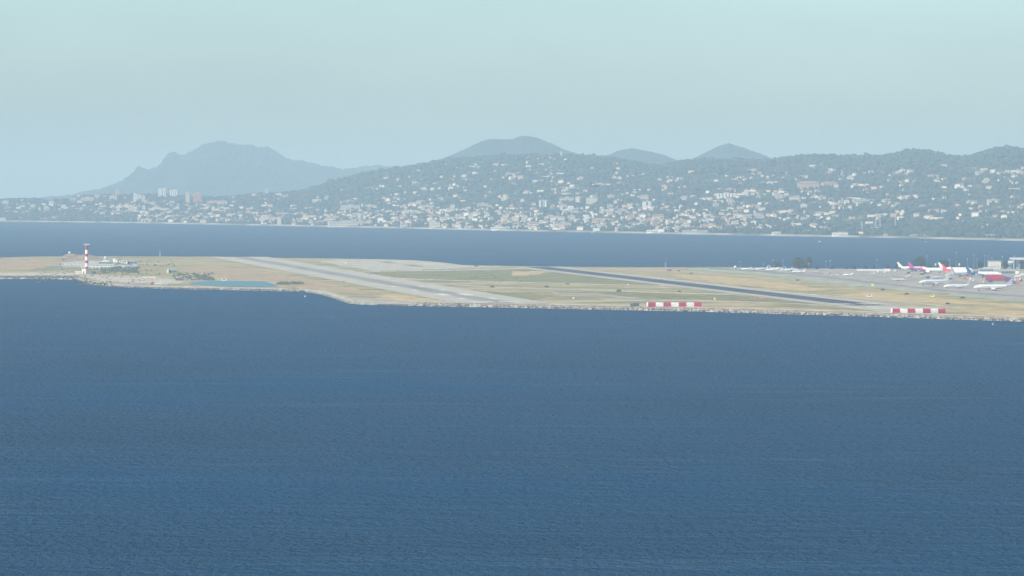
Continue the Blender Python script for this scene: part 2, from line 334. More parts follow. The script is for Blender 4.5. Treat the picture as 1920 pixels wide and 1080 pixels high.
# grass of other kinds
GL = 'patch of airfield grass'
def patch(pts, m, nm, lab):
    pts = [(x+2.5*math.sin(y*5.1+x*.2), y+.45*math.sin(x*.17+len(pts))+.3*math.sin(x*.41)) for x, y in dens(list(pts)+[pts[0]], 7)[:-1]]
    return sheet(nm, pts, m, label=lab, cat='grass', kind='stuff')
patch([(690, 512), (760, 508), (880, 507), (960, 503), (1010, 505), (1100, 516), (1200, 526), (1250, 534), (1100, 533), (960, 529), (820, 524), (740, 520)], M_GREENG, 'grass', 'green grass between the pale runway and the upper taxiway')
patch([(860, 543), (960, 549), (1050, 553), (1000, 563), (940, 556)], M_GREENG, 'grass', 'green grass wedge beside the pale runway end')
patch([(1050, 541), (1160, 547), (1300, 552), (1370, 553), (1450, 560), (1540, 570), (1440, 567), (1300, 561), (1200, 559), (1130, 551)], M_GREENG, 'grass', 'green grass beside the dark runway')
patch([(1255, 514), (1380, 520), (1480, 532), (1560, 545), (1500, 546), (1380, 533), (1280, 522)], M_STRAW, 'dry_grass', 'straw coloured grass between dark runway and apron')
patch([(1560, 552), (1640, 549), (1760, 559), (1860, 568), (2000, 574), (2100, 580), (1920, 576), (1760, 568), (1620, 562)], M_STRAW, 'dry_grass', 'orange straw coloured grass strip below the apron')
patch([(1780, 582), (1860, 580), (2100, 590), (2100, 606), (1930, 594), (1840, 589)], M_STRAW, 'dry_grass', 'golden dry grass by the shore at the airfield corner')
patch([(690, 551), (740, 552), (830, 564), (830, 569), (760, 566), (720, 558)], M_STRAW, 'dry_grass', 'golden dry grass between shore and pale runway')
patch([(480, 505), (560, 520), (640, 536), (720, 553), (640, 549), (560, 540), (470, 528), (380, 516), (330, 506), (400, 500)], M_EARTH, 'dry_grass', 'reddish dry grass below the pale runway')
patch([(-60, 489), (60, 486), (115, 492), (95, 500), (60, 506), (-60, 507)], M_EARTH, 'dry_grass', 'reddish bare ground on the spit')
patch([(960, 509), (1030, 508), (1010, 515), (960, 518)], M_STRAW, 'dry_grass', 'straw patch beside the far end of the dark runway')
patch([(1060, 502), (1240, 504), (1300, 512), (1240, 513), (1130, 508)], M_EARTH, 'dry_grass', 'reddish grass beyond the dark runway')
patch([(1290, 577.5), (1660, 590), (1660, 586), (1500, 577), (1290, 572)], M_EARTH, 'dry_grass', 'brown grass strip above the rock bank')
# runways, given in their own axes: u along, v across
DIR = math.atan2(-337-960, F)          # heading of the runways, from their vanishing point
UX, UY = math.sin(DIR), math.cos(DIR)
def runway_material(name, base_lo, base_hi, dark, half, dark_amt, edge_soft, streak):
    m = bpy.data.materials.new(name); m.use_nodes = True; n = m.node_tree.nodes; l = m.node_tree.links; b = n['Principled BSDF']
    b.inputs['Roughness'].default_value = .85; b.inputs['Specular IOR Level'].default_value = .2
    tc = n.new('ShaderNodeTexCoord'); sp = n.new('ShaderNodeSeparateXYZ'); l.new(tc.outputs['Object'], sp.inputs[0])
    def nz(vec, det):
        mp = n.new('ShaderNodeMapping'); mp.inputs['Scale'].default_value = vec; no = n.new('ShaderNodeTexNoise')
        no.inputs['Scale'].default_value = 1; no.inputs['Detail'].default_value = det
        l.new(tc.outputs['Object'], mp.inputs[0]); l.new(mp.outputs[0], no.inputs[0]); return no.outputs['Fac']
    ab = n.new('ShaderNodeMath'); ab.operation = 'ABSOLUTE'; l.new(sp.outputs['X'], ab.inputs[0])
    mr = n.new('ShaderNodeMapRange'); mr.interpolation_type = 'SMOOTHSTEP'; mr.inputs['From Min'].default_value = half+edge_soft; mr.inputs['From Max'].default_value = half-edge_soft
    l.new(ab.outputs[0], mr.inputs['Value'])
    st = n.new('ShaderNodeMapRange'); st.inputs['From Min'].default_value = .35; st.inputs['From Max'].default_value = .6
    st.inputs['To Min'].default_value = dark_amt*(1-streak); st.inputs['To Max'].default_value = dark_amt; l.new(nz((1/7, 1/260, 1), 4), st.inputs['Value'])
    mu = n.new('ShaderNodeMath'); mu.operation = 'MULTIPLY'; l.new(mr.outputs[0], mu.inputs[0]); l.new(st.outputs[0], mu.inputs[1])
    cr = n.new('ShaderNodeValToRGB'); cr.color_ramp.elements[0].position = .3; cr.color_ramp.elements[1].position = .7
    cr.color_ramp.elements[0].color = (*base_lo, 1); cr.color_ramp.elements[1].color = (*base_hi, 1); l.new(nz((1/18, 1/120, 1), 4), cr.inputs[0])
    mx = n.new('ShaderNodeMix'); mx.data_type = 'RGBA'; l.new(mu.outputs[0], mx.inputs['Factor']); l.new(cr.outputs[0], mx.inputs['A']); mx.inputs['B'].default_value = (*dark, 1)
    l.new(mx.outputs['Result'], b.inputs['Base Color']); return m
def runway(name, cx, cy, ynear, yfar, half, m, label):
    c = G(cx, cy); o0 = Vector((c[0], c[1], PZ+.24))
    def along(y):                       # distance along the axis to the level where the ground shows at picture height y
        g = G(960, y); return (g[1]-c[1])/UY
    a, b2 = along(ynear), along(yfar)
    me = pydata(name, [(-half, a, 0), (half, a, 0), (half, b2, 0), (-half, b2, 0)], [(0, 1, 2, 3)])
    o = link(name, me, m, None, o0); o.rotation_euler = (0, 0, -DIR); tag(o, label, 'runway', kind='structure')
    return o, a, b2
M_RW1 = runway_material('pale_runway_concrete', (.41, .375, .29), (.50, .46, .36), (.14, .135, .135), 10, .75, 5, .55)
M_RW2 = runway_material('dark_runway_asphalt', (.37, .34, .265), (.47, .43, .335), (.045, .05, .064), 14, 1.0, 2.0, .15)
RW1, a1, b1 = runway('runway', 756, 536, 569, 481.9, 38, M_RW1, 'pale concrete runway with a faint dark tyre streak')
RW2, a2, b2 = runway('runway', 1309, 536, 573, 500.6, 31, M_RW2, 'runway with a dark asphalt band between pale shoulders')
M_PAINT = mat('white_runway_paint', (.64, .62, .55), .8, .12, .2)
def bar(parent, x, y, wx, ly):
    me = pydata('runway_marking', [(x-wx/2, y-ly/2, .03), (x+wx/2, y-ly/2, .03), (x+wx/2, y+ly/2, .03), (x-wx/2, y+ly/2, .03)], [(0, 1, 2, 3)])
    return link('runway_marking', me, M_PAINT, parent)
for (rw, a, half) in ((RW1, a1, 22), (RW2, a2, 20)):
    for sx in (-1, 1):
        for k in range(4): bar(rw, sx*(5+k*4.2), a+50, 2.2, 42)
        if rw is RW1:
            bar(rw, sx*10, a+330, 9, 70)
            for k, d in enumerate((170, 520, 690)): bar(rw, sx*13, a+d, 5, 36)
# pads, taxiways
sheet('runway_end_pad', [(835, 566), (845, 560), (960, 558), (1000, 566), (1030, 573), (1010, 574.5), (900, 573), (842, 571)], M_CONC, label='pale concrete pad at the end of the pale runway', cat='pavement')
sheet('runway_end_pad', [(1560, 574), (1620, 571), (1680, 573), (1760, 577), (1790, 584), (1700, 587), (1640, 583)], M_CONC, label='pale concrete pad at the end of the dark runway', cat='pavement')
sheet('turning_pad', [(600, 490), (640, 487), (700, 486.6), (770, 488.4), (830, 493), (880, 498.6), (960, 500.6), (880, 503), (760, 506.5), (700, 508), (650, 500)], M_CONC, label='broad pale concrete pad at the far airfield edge', cat='pavement')
sheet('grass_island', [(706, 490), (730, 490.5), (744, 493.5), (720, 492.5)], M_GREENG, label='narrow grass island in the pale concrete pad', cat='grass', kind='stuff')
sheet('grass_island', [(755, 496), (775, 496.5), (800, 501), (772, 499.5)], M_GREENG, label='second narrow grass island in the pale pad', cat='grass', kind='stuff')
def strip(pix, halfpx, m, name, lab, cat='taxiway'):
    up = [(x, y-halfpx) for x, y in pix]; dn = [(x, y+halfpx) for x, y in pix][::-1]
    return sheet(name, dn+up, m, label=lab, cat=cat)
strip([(680, 510), (780, 507.5), (870, 506.5), (960, 504), (1020, 503)], .8, M_TAXI, 'taxiway', 'pale upper taxiway leaving the pale runway')
strip([(752, 523), (860, 526), (960, 529), (1060, 531.5), (1160, 534.5), (1260, 536)], .7, M_TAXI, 'taxiway', 'pale taxiway crossing the grass between both runways')
strip([(805, 531.5), (880, 535.5), (960, 539.5), (1060, 543), (1160, 546), (1260, 549.3), (1340, 551.5), (1390, 552)], .8, M_TAXI, 'taxiway', 'pale middle taxiway joining both runways')
strip([(1035, 550), (1090, 551.5), (1140, 554.5), (1190, 560), (1230, 565)], 1.7, M_ASPH, 'taxiway', 'grey curved taxiway near the shore')
strip([(960, 566), (1060, 566.5), (1180, 564), (1300, 564), (1400, 566), (1500, 570), (1580, 575)], .7, M_TAXI, 'taxiway', 'pale perimeter road behind the rock bank')
strip([(1130, 504), (1220, 506.5), (1310, 510.5), (1420, 520), (1500, 531)], .5, M_TAXI, 'taxiway', 'thin track across the reddish grass')
AP = [(1280, 503), (1330, 501.6), (1440, 502.4), (1600, 504.4), (1800, 504.9), (2100, 504.9), (2400, 505.4), (3200, 506.4), (3200, 640), (2400, 600), (2100, 581), (1920, 563.5), (1840, 556), (1760, 549.5), (1700, 542.5), (1640, 536.5), (1560, 528), (1500, 520.5), (1440, 513.5), (1380, 508.5)]
sheet('apron', AP, M_ASPH, label='grey apron where the aircraft are parked', cat='apron')
strip([(1290, 503.5), (1380, 509.8), (1440, 515), (1500, 522), (1560, 529.5), (1640, 537.5), (1700, 543.5), (1760, 550.5)], 2.0, M_GREENP, 'green_shoulder', 'pale green painted shoulder along the apron', 'shoulder')
strip([(1780, 552.5), (1840, 557.5), (1920, 565), (2100, 583)], 1.7, M_GREENP, 'green_shoulder', 'pale green painted shoulder beyond the taxiway turn', 'shoulder')
strip([(1330, 503.5), (1440, 510), (1520, 516.5), (1600, 526), (1700, 537), (1760, 544), (1860, 552), (2000, 562)], 1.3, M_ASPHD, 'taxiway', 'darker grey taxiway along the green shoulder')
strip([(1480, 512), (1560, 513.5), (1660, 519), (1760, 526), (1900, 536)], .5, M_ASPHD, 'taxiway', 'darker grey lane across the apron')
strip([(1440, 520), (1500, 526), (1600, 538), (1660, 545)], .4, M_SANDY, 'track', 'thin sandy track below the green shoulder', 'track')
strip([(1440, 546), (1520, 552), (1600, 559), (1700, 567), (1800, 577)], .8, M_TAXI, 'taxiway', 'pale strip right alongside the dark runway')
# sandy rim along the shore and roads of the spit
strip([(x, float(np.interp(x, ep, ey))-1.6) for x in range(705, 2100, 20)], 1.15, M_SANDY, 'shore_track', 'sandy track along the top of the rock bank', 'track')
strip([(140, 522), (170, 528), (230, 533.5), (300, 535.5), (400, 538.5), (480, 540), (560, 541.5), (610, 545)], 1.4, M_SANDY, 'shore_track', 'sandy track beside the lagoon', 'track')
sheet('bare_ground', [(-60, 512), (60, 511), (140, 512.5), (200, 517), (300, 521), (350, 527), (330, 533), (250, 531), (190, 528), (150, 518), (60, 517), (-60, 517.5)], M_SANDY, label='bare sandy ground on the spit', cat='ground')
sheet('bare_ground', [(300, 520), (340, 519), (392, 525.5), (360, 528), (330, 526)], M_SHORE, label='heap of grey gravel beside the lagoon', cat='ground')
sheet('service_yard', [(112, 493), (160, 489), (225, 490), (262, 494), (256, 501), (190, 503), (120, 500)], M_TAXI, label='pale service yard around the low buildings', cat='pavement')
# lagoon
lag = [(352, 532), (366, 529.5), (391, 527), (430, 526.8), (470, 527.5), (500, 528), (508, 531), (518, 535), (523, 537), (490, 538), (440, 537.3), (391, 536), (362, 534)]
M_LAG = mat('lagoon_water', (.06, .165, .155), .3, .15, 1/25, spec=.1)
sheet('lagoon', lag, M_LAG, label='turquoise lagoon enclosed by the airfield shore', cat='lagoon')
strip([(345, 530.5), (391, 526), (470, 526.8), (500, 527.3), (515, 532.5), (528, 537)], .35, M_SANDY, 'lagoon_shore', 'sandy rim of the turquoise lagoon', 'bank')
# rock bank
def rock_mesh(k):
    r = np.random.default_rng(k); ph = (1+5**.5)/2
    v = np.array([(-1, ph, 0), (1, ph, 0), (-1, -ph, 0), (1, -ph, 0), (0, -1, ph), (0, 1, ph), (0, -1, -ph), (0, 1, -ph), (ph, 0, -1), (ph, 0, 1), (-ph, 0, -1), (-ph, 0, 1)], float)/1.9
    f = np.array([(0, 11, 5), (0, 5, 1), (0, 1, 7), (0, 7, 10), (0, 10, 11), (1, 5, 9), (5, 11, 4), (11, 10, 2), (10, 7, 6), (7, 1, 8), (3, 9, 4), (3, 4, 2), (3, 2, 6), (3, 6, 8), (3, 8, 9), (4, 9, 5), (2, 4, 11), (6, 2, 10), (8, 6, 7), (9, 8, 1)])
    return v*r.uniform(.7, 1.25, (12, 1))+r.normal(0, .08, (12, 3)), f
PROTO = [rock_mesh(k) for k in range(12)]
def scatter(name, pos, size, m, squash=(1, 1, .8), jitter=.35, seed=1):
    """many small solids joined as one mass"""
    r = np.random.default_rng(seed); N = len(pos); V = np.zeros((N, 12, 3)); Fc = np.zeros((N, 20, 3), int)
    which = r.integers(0, 12, N); ang = r.uniform(0, 2*math.pi, N)
    sc = np.asarray(size)[:, None]*np.array(squash)[None]*r.uniform(1-jitter, 1+jitter, (N, 3))
    for k in range(12):
        i = np.nonzero(which == k)[0]
        if len(i) == 0: continue
        v, f = PROTO[k]; c, s = np.cos(ang[i])[:, None], np.sin(ang[i])[:, None]
        x = v[None, :, 0]*c-v[None, :, 1]*s; y = v[None, :, 0]*s+v[None, :, 1]*c; z = np.broadcast_to(v[None, :, 2], x.shape)
        V[i] = np.stack([x, y, z], -1)*sc[i][:, None, :]+pos[i][:, None, :]; Fc[i] = f[None]
    Fc += (np.arange(N)*12)[:, None, None]
    me = big_mesh(name, V.reshape(-1, 3), Fc.reshape(-1, 3), 3)
    o = link(name, me, m); return o
def island_mat(name, cols, rough=.9):
    m = bpy.data.materials.new(name); m.use_nodes = True; n = m.node_tree.nodes; l = m.node_tree.links; b = n['Principled BSDF']
    g = n.new('ShaderNodeNewGeometry'); cr = n.new('ShaderNodeValToRGB'); e = cr.color_ramp.elements
    e[0].position, e[0].color = 0, (*cols[0], 1); e[1].position, e[1].color = 1, (*cols[-1], 1)
    for i, c in enumerate(cols[1:-1]): q = e.new((i+1)/(len(cols)-1)); q.color = (*c, 1)
    l.new(g.outputs['Random Per Island'], cr.inputs[0]); l.new(cr.outputs[0], b.inputs['Base Color'])
    b.inputs['Roughness'].default_value = rough; b.inputs['Specular IOR Level'].default_value = .15; return m
M_ROCK = island_mat('quarry_rock', [(.09, .078, .06), (.22, .19, .145), (.28, .245, .185), (.15, .13, .10), (.34, .30, .23)])
seg = np.linalg.norm(np.diff(WL[:, :2], axis=0), axis=1)
rp = []; rs = []; wp = []; ws = []
for i in range(len(seg)):
    px = WL[i, 0]/WL[i, 1]*F+960
    if px < -120 or px > 2050: continue
    beach = 560 < px < 700
    n = rng.poisson(seg[i]*(3.6 if not beach else .5)*(1.0 if px > 640 else .75))
    for _ in range(n):
        t = rng.random(); q = rng.random()**.8*(.95 if not beach else .25)
        a = WL[i]*(1-t)+WL[i+1]*t; e = EDGE[i]*(1-t)+EDGE[i+1]*t; wd = np.linalg.norm(e[:2]-a[:2])
        if wd > 10 and not beach: q *= 7/wd
        p = a*(1-q)+e*q; p[2] = PZ*q*min(1, wd/6)+.1
        (rp if q > .42 or beach else wp).append(p); (rs if q > .42 or beach else ws).append(rng.uniform(.4, .95) if px > 640 else rng.uniform(.4, .9))
tag(scatter('rock_bank', np.array(rp), np.array(rs), M_ROCK, seed=3), 'bank of quarried boulders lining the airfield shore', 'rocks', kind='stuff')
M_WET = island_mat('wet_rock', [(.05, .045, .036), (.10, .09, .07), (.075, .066, .052), (.15, .13, .10)])
tag(scatter('wet_rock_foot', np.array(wp), np.array(ws), M_WET, seed=4), 'dark wet boulders at the waterline of the airfield bank', 'rocks', kind='stuff')
# low breakwater in front of the spit
bp, bs = [], []
for k in range(520):
    x = rng.uniform(-120, 150); y = 518.5+rng.normal(0, .35)+(.9 if x < 80 else .3)
    p = G(x, y, PZ); p[2] = PZ+rng.uniform(-.2, .9); bp.append(p); bs.append(rng.uniform(.6, 1.2))
tag(scatter('boulder_wall', np.array(bp), np.array(bs), M_ROCK, seed=5), 'dark wall of boulders across the spit', 'rocks', kind='stuff')
# low scrub on the airfield
M_SCRUB = island_mat('scrub_leaves', [(.05, .075, .03), (.09, .11, .045), (.07, .085, .045), (.13, .13, .065)])
sp_, ss_ = [], []
for (x0, x1, y0, y1, n, s0, s1) in [(190, 260, 501, 512, 240, .6, 1.6), (325, 400, 512, 526, 160, .5, 1.3), (205, 250, 488, 498, 60, .6, 1.4), (380, 400, 520, 526, 60, .8, 1.6), (520, 570, 529, 534, 90, .6, 1.4), (60, 300, 504, 532, 200, .4, .9), (1290, 1420, 500.7, 502, 60, .6, 1.3), (150, 210, 528, 536, 60, .4, .9), (150, 200, 505, 512, 40, .6, 1.2), (640, 1000, 506, 530, 60, .3, .8), (240, 330, 486, 500, 50, .5, 1.)]:
    for k in range(n):
        p = G(rng.uniform(x0, x1), rng.uniform(y0, y1)); p[2] = PZ+.2; sp_.append(p); ss_.append(rng.uniform(s0, s1))
tag(scatter('scrub', np.array(sp_), np.array(ss_), M_SCRUB, squash=(1.5, 1.5, .9), seed=9), 'low green scrub scattered over the spit', 'scrub', kind='stuff')
# ------------------------------------------------------------------ airfield things
def C(name, col, rough=.6, var=.06, scale=.4, **k): return mat(name, col, rough, var, scale, **k)
M_WHITE = C('white_paint', (.78, .77, .74), .5); M_RED = C('signal_red', (.36, .016, .045), .6, .22, .5); M_CREAM = C('cream_render', (.68, .63, .52), .85)
M_GREY = C('grey_cladding', (.36, .37, .37), .7); M_DARK = C('dark_glass', (.03, .04, .05), .25, 0); M_TYRE = C('black_rubber', (.02, .02, .02), .9, 0)
M_STEEL = C('galvanised_steel', (.45, .46, .47), .5, metal=.6); M_LGREY = C('light_grey_paint', (.55, .56, .57), .6); M_YEL = C('yellow_paint', (.72, .62, .06), .55)
M_ORANGE = C('orange_paint', (.70, .16, .06), .55); M_PLANE = C('white_aircraft_paint', (.80, .80, .79), .32, .03, .3, spec=.5); M_BLUE = C('navy_blue_paint', (.03, .07, .22), .4)
M_MAG = C('magenta_paint', (.55, .03, .26), .4); M_PURP = C('purple_paint', (.10, .04, .16), .4); M_RTAIL = C('bright_red_paint', (.62, .05, .06), .4)
M_BELLY = C('grey_aircraft_paint', (.42, .44, .46), .4); M_ROOFR = C('red_roof_tile', (.38, .15, .09), .9, .2, .5); M_BGREY = C('blue_grey_wall', (.20, .25, .29), .8)

# radar tower
g0 = G(162.5, 513.2); px_ = MPP(g0[1])
tw = empty('radar_tower', (g0[0], g0[1], PZ), R(40)); tag(tw, 'red and white banded radar tower standing on a square cream base', 'radar tower')
MB().box(-3.9, 3.9, -3.9, 3.9, -.2, 5.0).box(-4.1, 4.1, -4.1, 4.1, 5.0, 5.4).build('base', M_CREAM, tw)
MB().box(-3.95, -3.9, -1.0, 1.0, 0, 2.4).build('door', M_DARK, tw)
zz = [5.4, 7.6, 11.4, 14.4, 18.6, 21.6, 25.9, 30.0]
for k in range(7):
    r0 = 2.0-.05*k; MB().lathe([(r0, zz[k]), (r0-.05, zz[k+1])], 20).build('shaft_band', M_RED if k % 2 == 0 else M_WHITE, tw, smooth=False)
MB().lathe([(1.7, 30.0), (1.7, 30.2), (.45, 30.3), (.35, 31.8)], 14).build('turning_mount', M_STEEL, tw)
an = MB().box(-3.4, 3.4, -.3, .3, 31.7, 32.25).build('antenna_bar', M_WHITE, tw); an.rotation_euler = (0, 0, R(-40))
for i in range(10): t = i*math.pi/5; MB().tube((1.72*math.cos(t), 1.72*math.sin(t), 30.2), (1.72*math.cos(t), 1.72*math.sin(t), 31.1), .05, n=4).build('railing_post', M_STEEL, tw)
hut = G(147, 513); MB().box(-3, 3, -2, 2, 0, 1.8).gable(-3, 3, -2, 2, 1.8, 2.6).build('hut', M_CREAM, None, (hut[0], hut[1], PZ)); tag(bpy.data.objects['hut'], 'tiny cream hut beside the radar tower base', 'hut')
# mound with radome
mg = G(150, 486.5); 
xs = np.linspace(-38, 42, 41); ys = np.linspace(-60, 60, 25); XX, YY = np.meshgrid(xs, ys)
hz_ = np.exp(-((XX+14)/12)**2)*7.2+np.exp(-((XX-10)/16)**2)*6.3; hz_ = hz_*np.exp(-(YY/32)**2)*(1+.12*fbm(XX/14, YY/20, 4, 3))-.3
M_MOUND = ramp_mat('earth_mound', [(.3, (.20, .17, .11)), (.55, (.32, .24, .16)), (.75, (.38, .31, .22))], 1/8, (1, 1, 1))
mo = link('earth_mound', grid_mesh('earth_mound', np.stack([XX, YY, hz_], -1)), M_MOUND, None, (mg[0], mg[1], PZ)); tag(mo, 'low earth mound behind the service yard', 'mound', kind='structure')
rd = empty('radome', (mg[0]-13.5, mg[1], PZ+6.6)); tag(rd, 'white radome ball on top of the earth mound', 'radome')
MB().lathe([(1.0, 0), (1.0, .9)], 12).build('base', M_LGREY, rd)
MB().lathe([(1.5*math.sin(math.pi*k/10)+.01, 2.2-1.5*math.cos(math.pi*k/10)) for k in range(11)], 18).build('dome', M_WHITE, rd, smooth=True)
def shed(x0, x1, yt, yb, name, label, wall, roof, kind='gable', depth=9, rz=0, win=0, cat='building', wmat=None):
    g = G((x0+x1)/2, yb); p = MPP(g[1]); wd = (x1-x0)*p; h = (yb-yt)*p
    o = empty(name, (g[0], g[1], PZ), R(rz)); tag(o, label, cat)
    hw = h*.72 if kind == 'gable' else h*.9
    MB().box(-wd/2, wd/2, 0, depth, -.1, hw).build('wall', wall, o)
    r = MB()
    if kind == 'gable': r.gable(-wd/2, wd/2, 0, depth, hw, h)
    elif kind == 'gabley': r.gable(-wd/2, wd/2, 0, depth, hw, h, 'y')
    elif kind == 'arc':
        n = 10; pts = [(-wd/2+wd*i/n, 0, hw+(h-hw)*math.sin(math.pi*i/n)) for i in range(n+1)]
        r.plate([(a, depth/2, c) for a, b, c in pts], depth+.6, (0, 1, 0))
    else: r.box(-wd/2-.3, wd/2+.3, -.3, depth+.3, hw, h)
    r.build('roof', roof, o)
    for k in range(win):
        w0 = wd/win; xx = -wd/2+(k+.5)*w0
        MB().box(xx-w0*.28, xx+w0*.28, -.12, .02, hw*.38, hw*.8).build('window', wmat or M_DARK, o)
    return o
shed(152, 215, 496.2, 500, 'service_building', 'long low white building with a row of dark windows behind the radar tower', M_WHITE, M_LGREY, 'flat', 10, win=14)
shed(115, 153, 493.6, 496.4, 'service_building', 'long narrow white shed ending in a red gable', M_WHITE, M_LGREY, 'gable', 8, win=5)
shed(112, 115, 493.4, 496, 'hut', 'small red hut at the end of the narrow white shed', M_RED, M_RED, 'gable', 5, cat='hut')
shed(152, 214, 499.8, 502.2, 'service_building', 'white roofed open shelter in front of the windowed building', M_WHITE, M_WHITE, 'flat', 6, win=9)
shed(192, 204, 487.6, 490.8, 'service_building', 'short white building beside the blue dome', M_CREAM, M_WHITE, 'flat', 9)
shed(85, 115, 499.4, 501.6, 'low_wall', 'long low grey wall on the reddish ground of the spit', M_BGREY, M_GREY, 'flat', 3, cat='wall')
shed(185, 212, 491.5, 494.6, 'service_building', 'dark grey roofed garage in the service yard', M_BGREY, M_GREY, 'flat', 9, win=4)
shed(211.5, 216, 484.5, 491.5, 'service_building', 'narrow white gabled cabin in the service yard', M_WHITE, M_WHITE, 'gabley', 5)
shed(217, 220, 486.5, 492, 'service_building', 'slim white cabin next to the gabled cabin', M_WHITE, M_LGREY, 'gabley', 4)
shed(224, 229, 488, 493.6, 'service_building', 'white cabin with a dark red door', M_WHITE, M_LGREY, 'flat', 5, win=1, wmat=M_RED)
shed(230, 234.5, 488, 494, 'service_building', 'pale blue cabin beside the dark red doored cabin', M_LGREY, M_WHITE, 'flat', 5, win=1)
shed(238, 256, 488.4, 495.5, 'service_building', 'blue grey building with a white gable end', M_BGREY, M_GREY, 'gable', 10, win=3)
shed(236.5, 238.6, 489, 495.7, 'gable_wall', 'white gable wall of the blue grey building', M_WHITE, M_WHITE, 'flat', 10, cat='wall')
shed(315, 332, 505, 511.5, 'service_building', 'grey hangar with a white end among the scrub', M_BGREY, M_GREY, 'gable', 9, win=2)
shed(313, 316, 504.5, 511.7, 'gable_wall', 'white end wall of the grey hangar', M_WHITE, M_WHITE, 'gabley', 9, cat='wall')
shed(416, 424, 522, 526.5, 'hut', 'white cube hut on the lagoon shore', M_WHITE, M_LGREY, 'flat', 4, cat='hut', win=1)
shed(283, 288, 529, 534, 'hut', 'red and white hut beside the sandy track', M_RED, M_ROOFR, 'gable', 4, cat='hut')
shed(289, 304, 530.4, 532.6, 'container', 'long white container lying beside the red hut', M_WHITE, M_WHITE, 'flat', 3, cat='container')
shed(306, 315, 530.9, 532.6, 'container', 'short white container at the end of the long one', M_WHITE, M_LGREY, 'flat', 3, cat='container')
shed(268, 292, 518.5, 521, 'low_wall', 'pale concrete wall on the sandy spit', M_CREAM, M_CREAM, 'flat', 2, cat='wall')
shed(330, 343, 521, 526.5, 'gravel_store', 'dark walled gravel store beside the lagoon', C('dark_timber', (.12, .10, .09), .9), M_GREY, 'flat', 8, cat='building')
bd = G(198, 489); o = MB().lathe([(2.2, 0), (2.2, 3.2), (1.9, 4.6), (1.1, 5.6), (.2, 6)], 14).build('blue_dome', C('pale_blue_dome', (.42, .53, .58), .5), None, (bd[0], bd[1], PZ), True); tag(o, 'pale blue domed tank behind the service yard', 'tank')
# masts
def mast(px, yb, yt, label, kind='lamp', group=None, z=PZ, r=.14):
    g = G(px, yb, z); h = (yb-yt)*MPP(g[1]); o = empty({'lamp': 'light_mast', 'beacon': 'antenna_mast'}[kind], (g[0], g[1], z)); tag(o, label, 'mast', group)
    if kind == 'lamp':
        MB().tube((0, 0, -.1), (0, 0, h), r*1.3, r*.6, 6).build('pole', M_STEEL, o)
        MB().box(-.9, .9, -.3, .3, h-.1, h+.35).build('lamp_head', M_LGREY, o)
    else:
        for k in range(4):
            b = MB(); z0, z1 = h*k/4, h*(k+1)/4; s0 = .75*(1-.55*k/4); s1 = .75*(1-.55*(k+1)/4)
            cs = [(-1, -1), (1, -1), (1, 1), (-1, 1)]
            for i, (a, c) in enumerate(cs):
                a2, c2 = cs[(i+1) % 4]
                b.tube((a*s0, c*s0, z0-.05), (a*s1, c*s1, z1), .09, n=4, cap=False); b.tube((a*s0, c*s0, z0), (a2*s1, c2*s1, z1), .05, n=4, cap=False); b.tube((a*s1, c*s1, z1), (a2*s1, c2*s1, z1), .05, n=4, cap=False)
            b.build('mast_section', M_RED if kind == 'beacon' and k >= 2 else M_WHITE, o)
        MB().tube((0, 0, h), (0, 0, h+1.2), .06, n=5).build('tip', M_RED, o)
    return o
mast(300, 480.8, 463, 'lone red topped antenna mast on the airfield rim', 'beacon')
mast(1248, 503, 481, 'tall red topped lattice mast by the small red and white huts', 'beacon')
LM = [(1388, 503, 491), (1430.6, 505, 495), (1450, 504, 488), (1468, 504, 488), (1517, 504.5, 495), (1549, 505, 490), (1557, 504, 489), (1644, 505, 487), (1738, 506, 480), (1780, 508, 487), (1793, 508, 474), (1814, 509, 486), (1832, 510, 486), (1846, 508, 479), (1853, 508, 480), (1879, 508, 481), (1902, 509, 480), (1860, 507, 484), (1826, 507, 478)]
for x, b, t in LM: mast(x, b, t, ('tall' if b-t > 19 else 'short')+' thin grey light mast rising along the apron edge', 'lamp', 'light masts along the apron')
M_DULLW = C('weathered_white_paint', (.60, .60, .58), .7, .14, .4)
# red and white barriers
def barrier(x0, x1, yb, yt, label):
    g = G((x0+x1)/2, yb); p = MPP(g[1]); wd = (x1-x0)*p; h = (yb-yt)*p
    o = empty('striped_barrier', (g[0], g[1], PZ)); tag(o, label, 'barrier')
    n = 7; w0 = wd/n
    prof = [(-1.6, 0), (-1.75, h*.35), (-1.6, h*.7), (-1.1, h*.93), (-.4, h), (.8, h*.97), (1.6, h*.7), (1.6, 0)]
    for k in range(n):
        xa = -wd/2+k*w0+.03; xb = xa+w0-.06; m_ = len(prof)
        v = [(xa, y, z) for y, z in prof]+[(xb, y, z) for y, z in prof]
        MB().add(v, [tuple(range(m_)), tuple(range(m_, 2*m_))[::-1]]+[(i, m_+i, m_+(i+1) % m_, (i+1) % m_) for i in range(m_)]).build('panel', M_RED if k % 2 == 0 else M_DULLW, o)
    for k in range(n+1): MB().box(-wd/2+k*w0-.12, -wd/2+k*w0+.12, -2.1, -1.55, -.05, h*.55, .02, .2).build('strut', M_STEEL, o)
    for sx, nm in ((-1, 'end_panel'),):
        xa = sx*wd/2; v = [(xa-1.1, y*1.05, z*1.02) for y, z in prof]+[(xa+.02, y*1.05, z*1.02) for y, z in prof]; m_ = len(prof)
        MB().add(v, [tuple(range(m_)), tuple(range(m_, 2*m_))[::-1]]+[(i, m_+i, m_+(i+1) % m_, (i+1) % m_) for i in range(m_)]).build(nm, M_WHITE, o)
    return o
barrier(1215, 1315.5, 575.2, 566.9, 'red and white striped barrier on the shore near the grey curved taxiway')
barrier(1673, 1773, 587.0, 578.6, 'red and white striped barrier on the shore by the dark runway end pad')
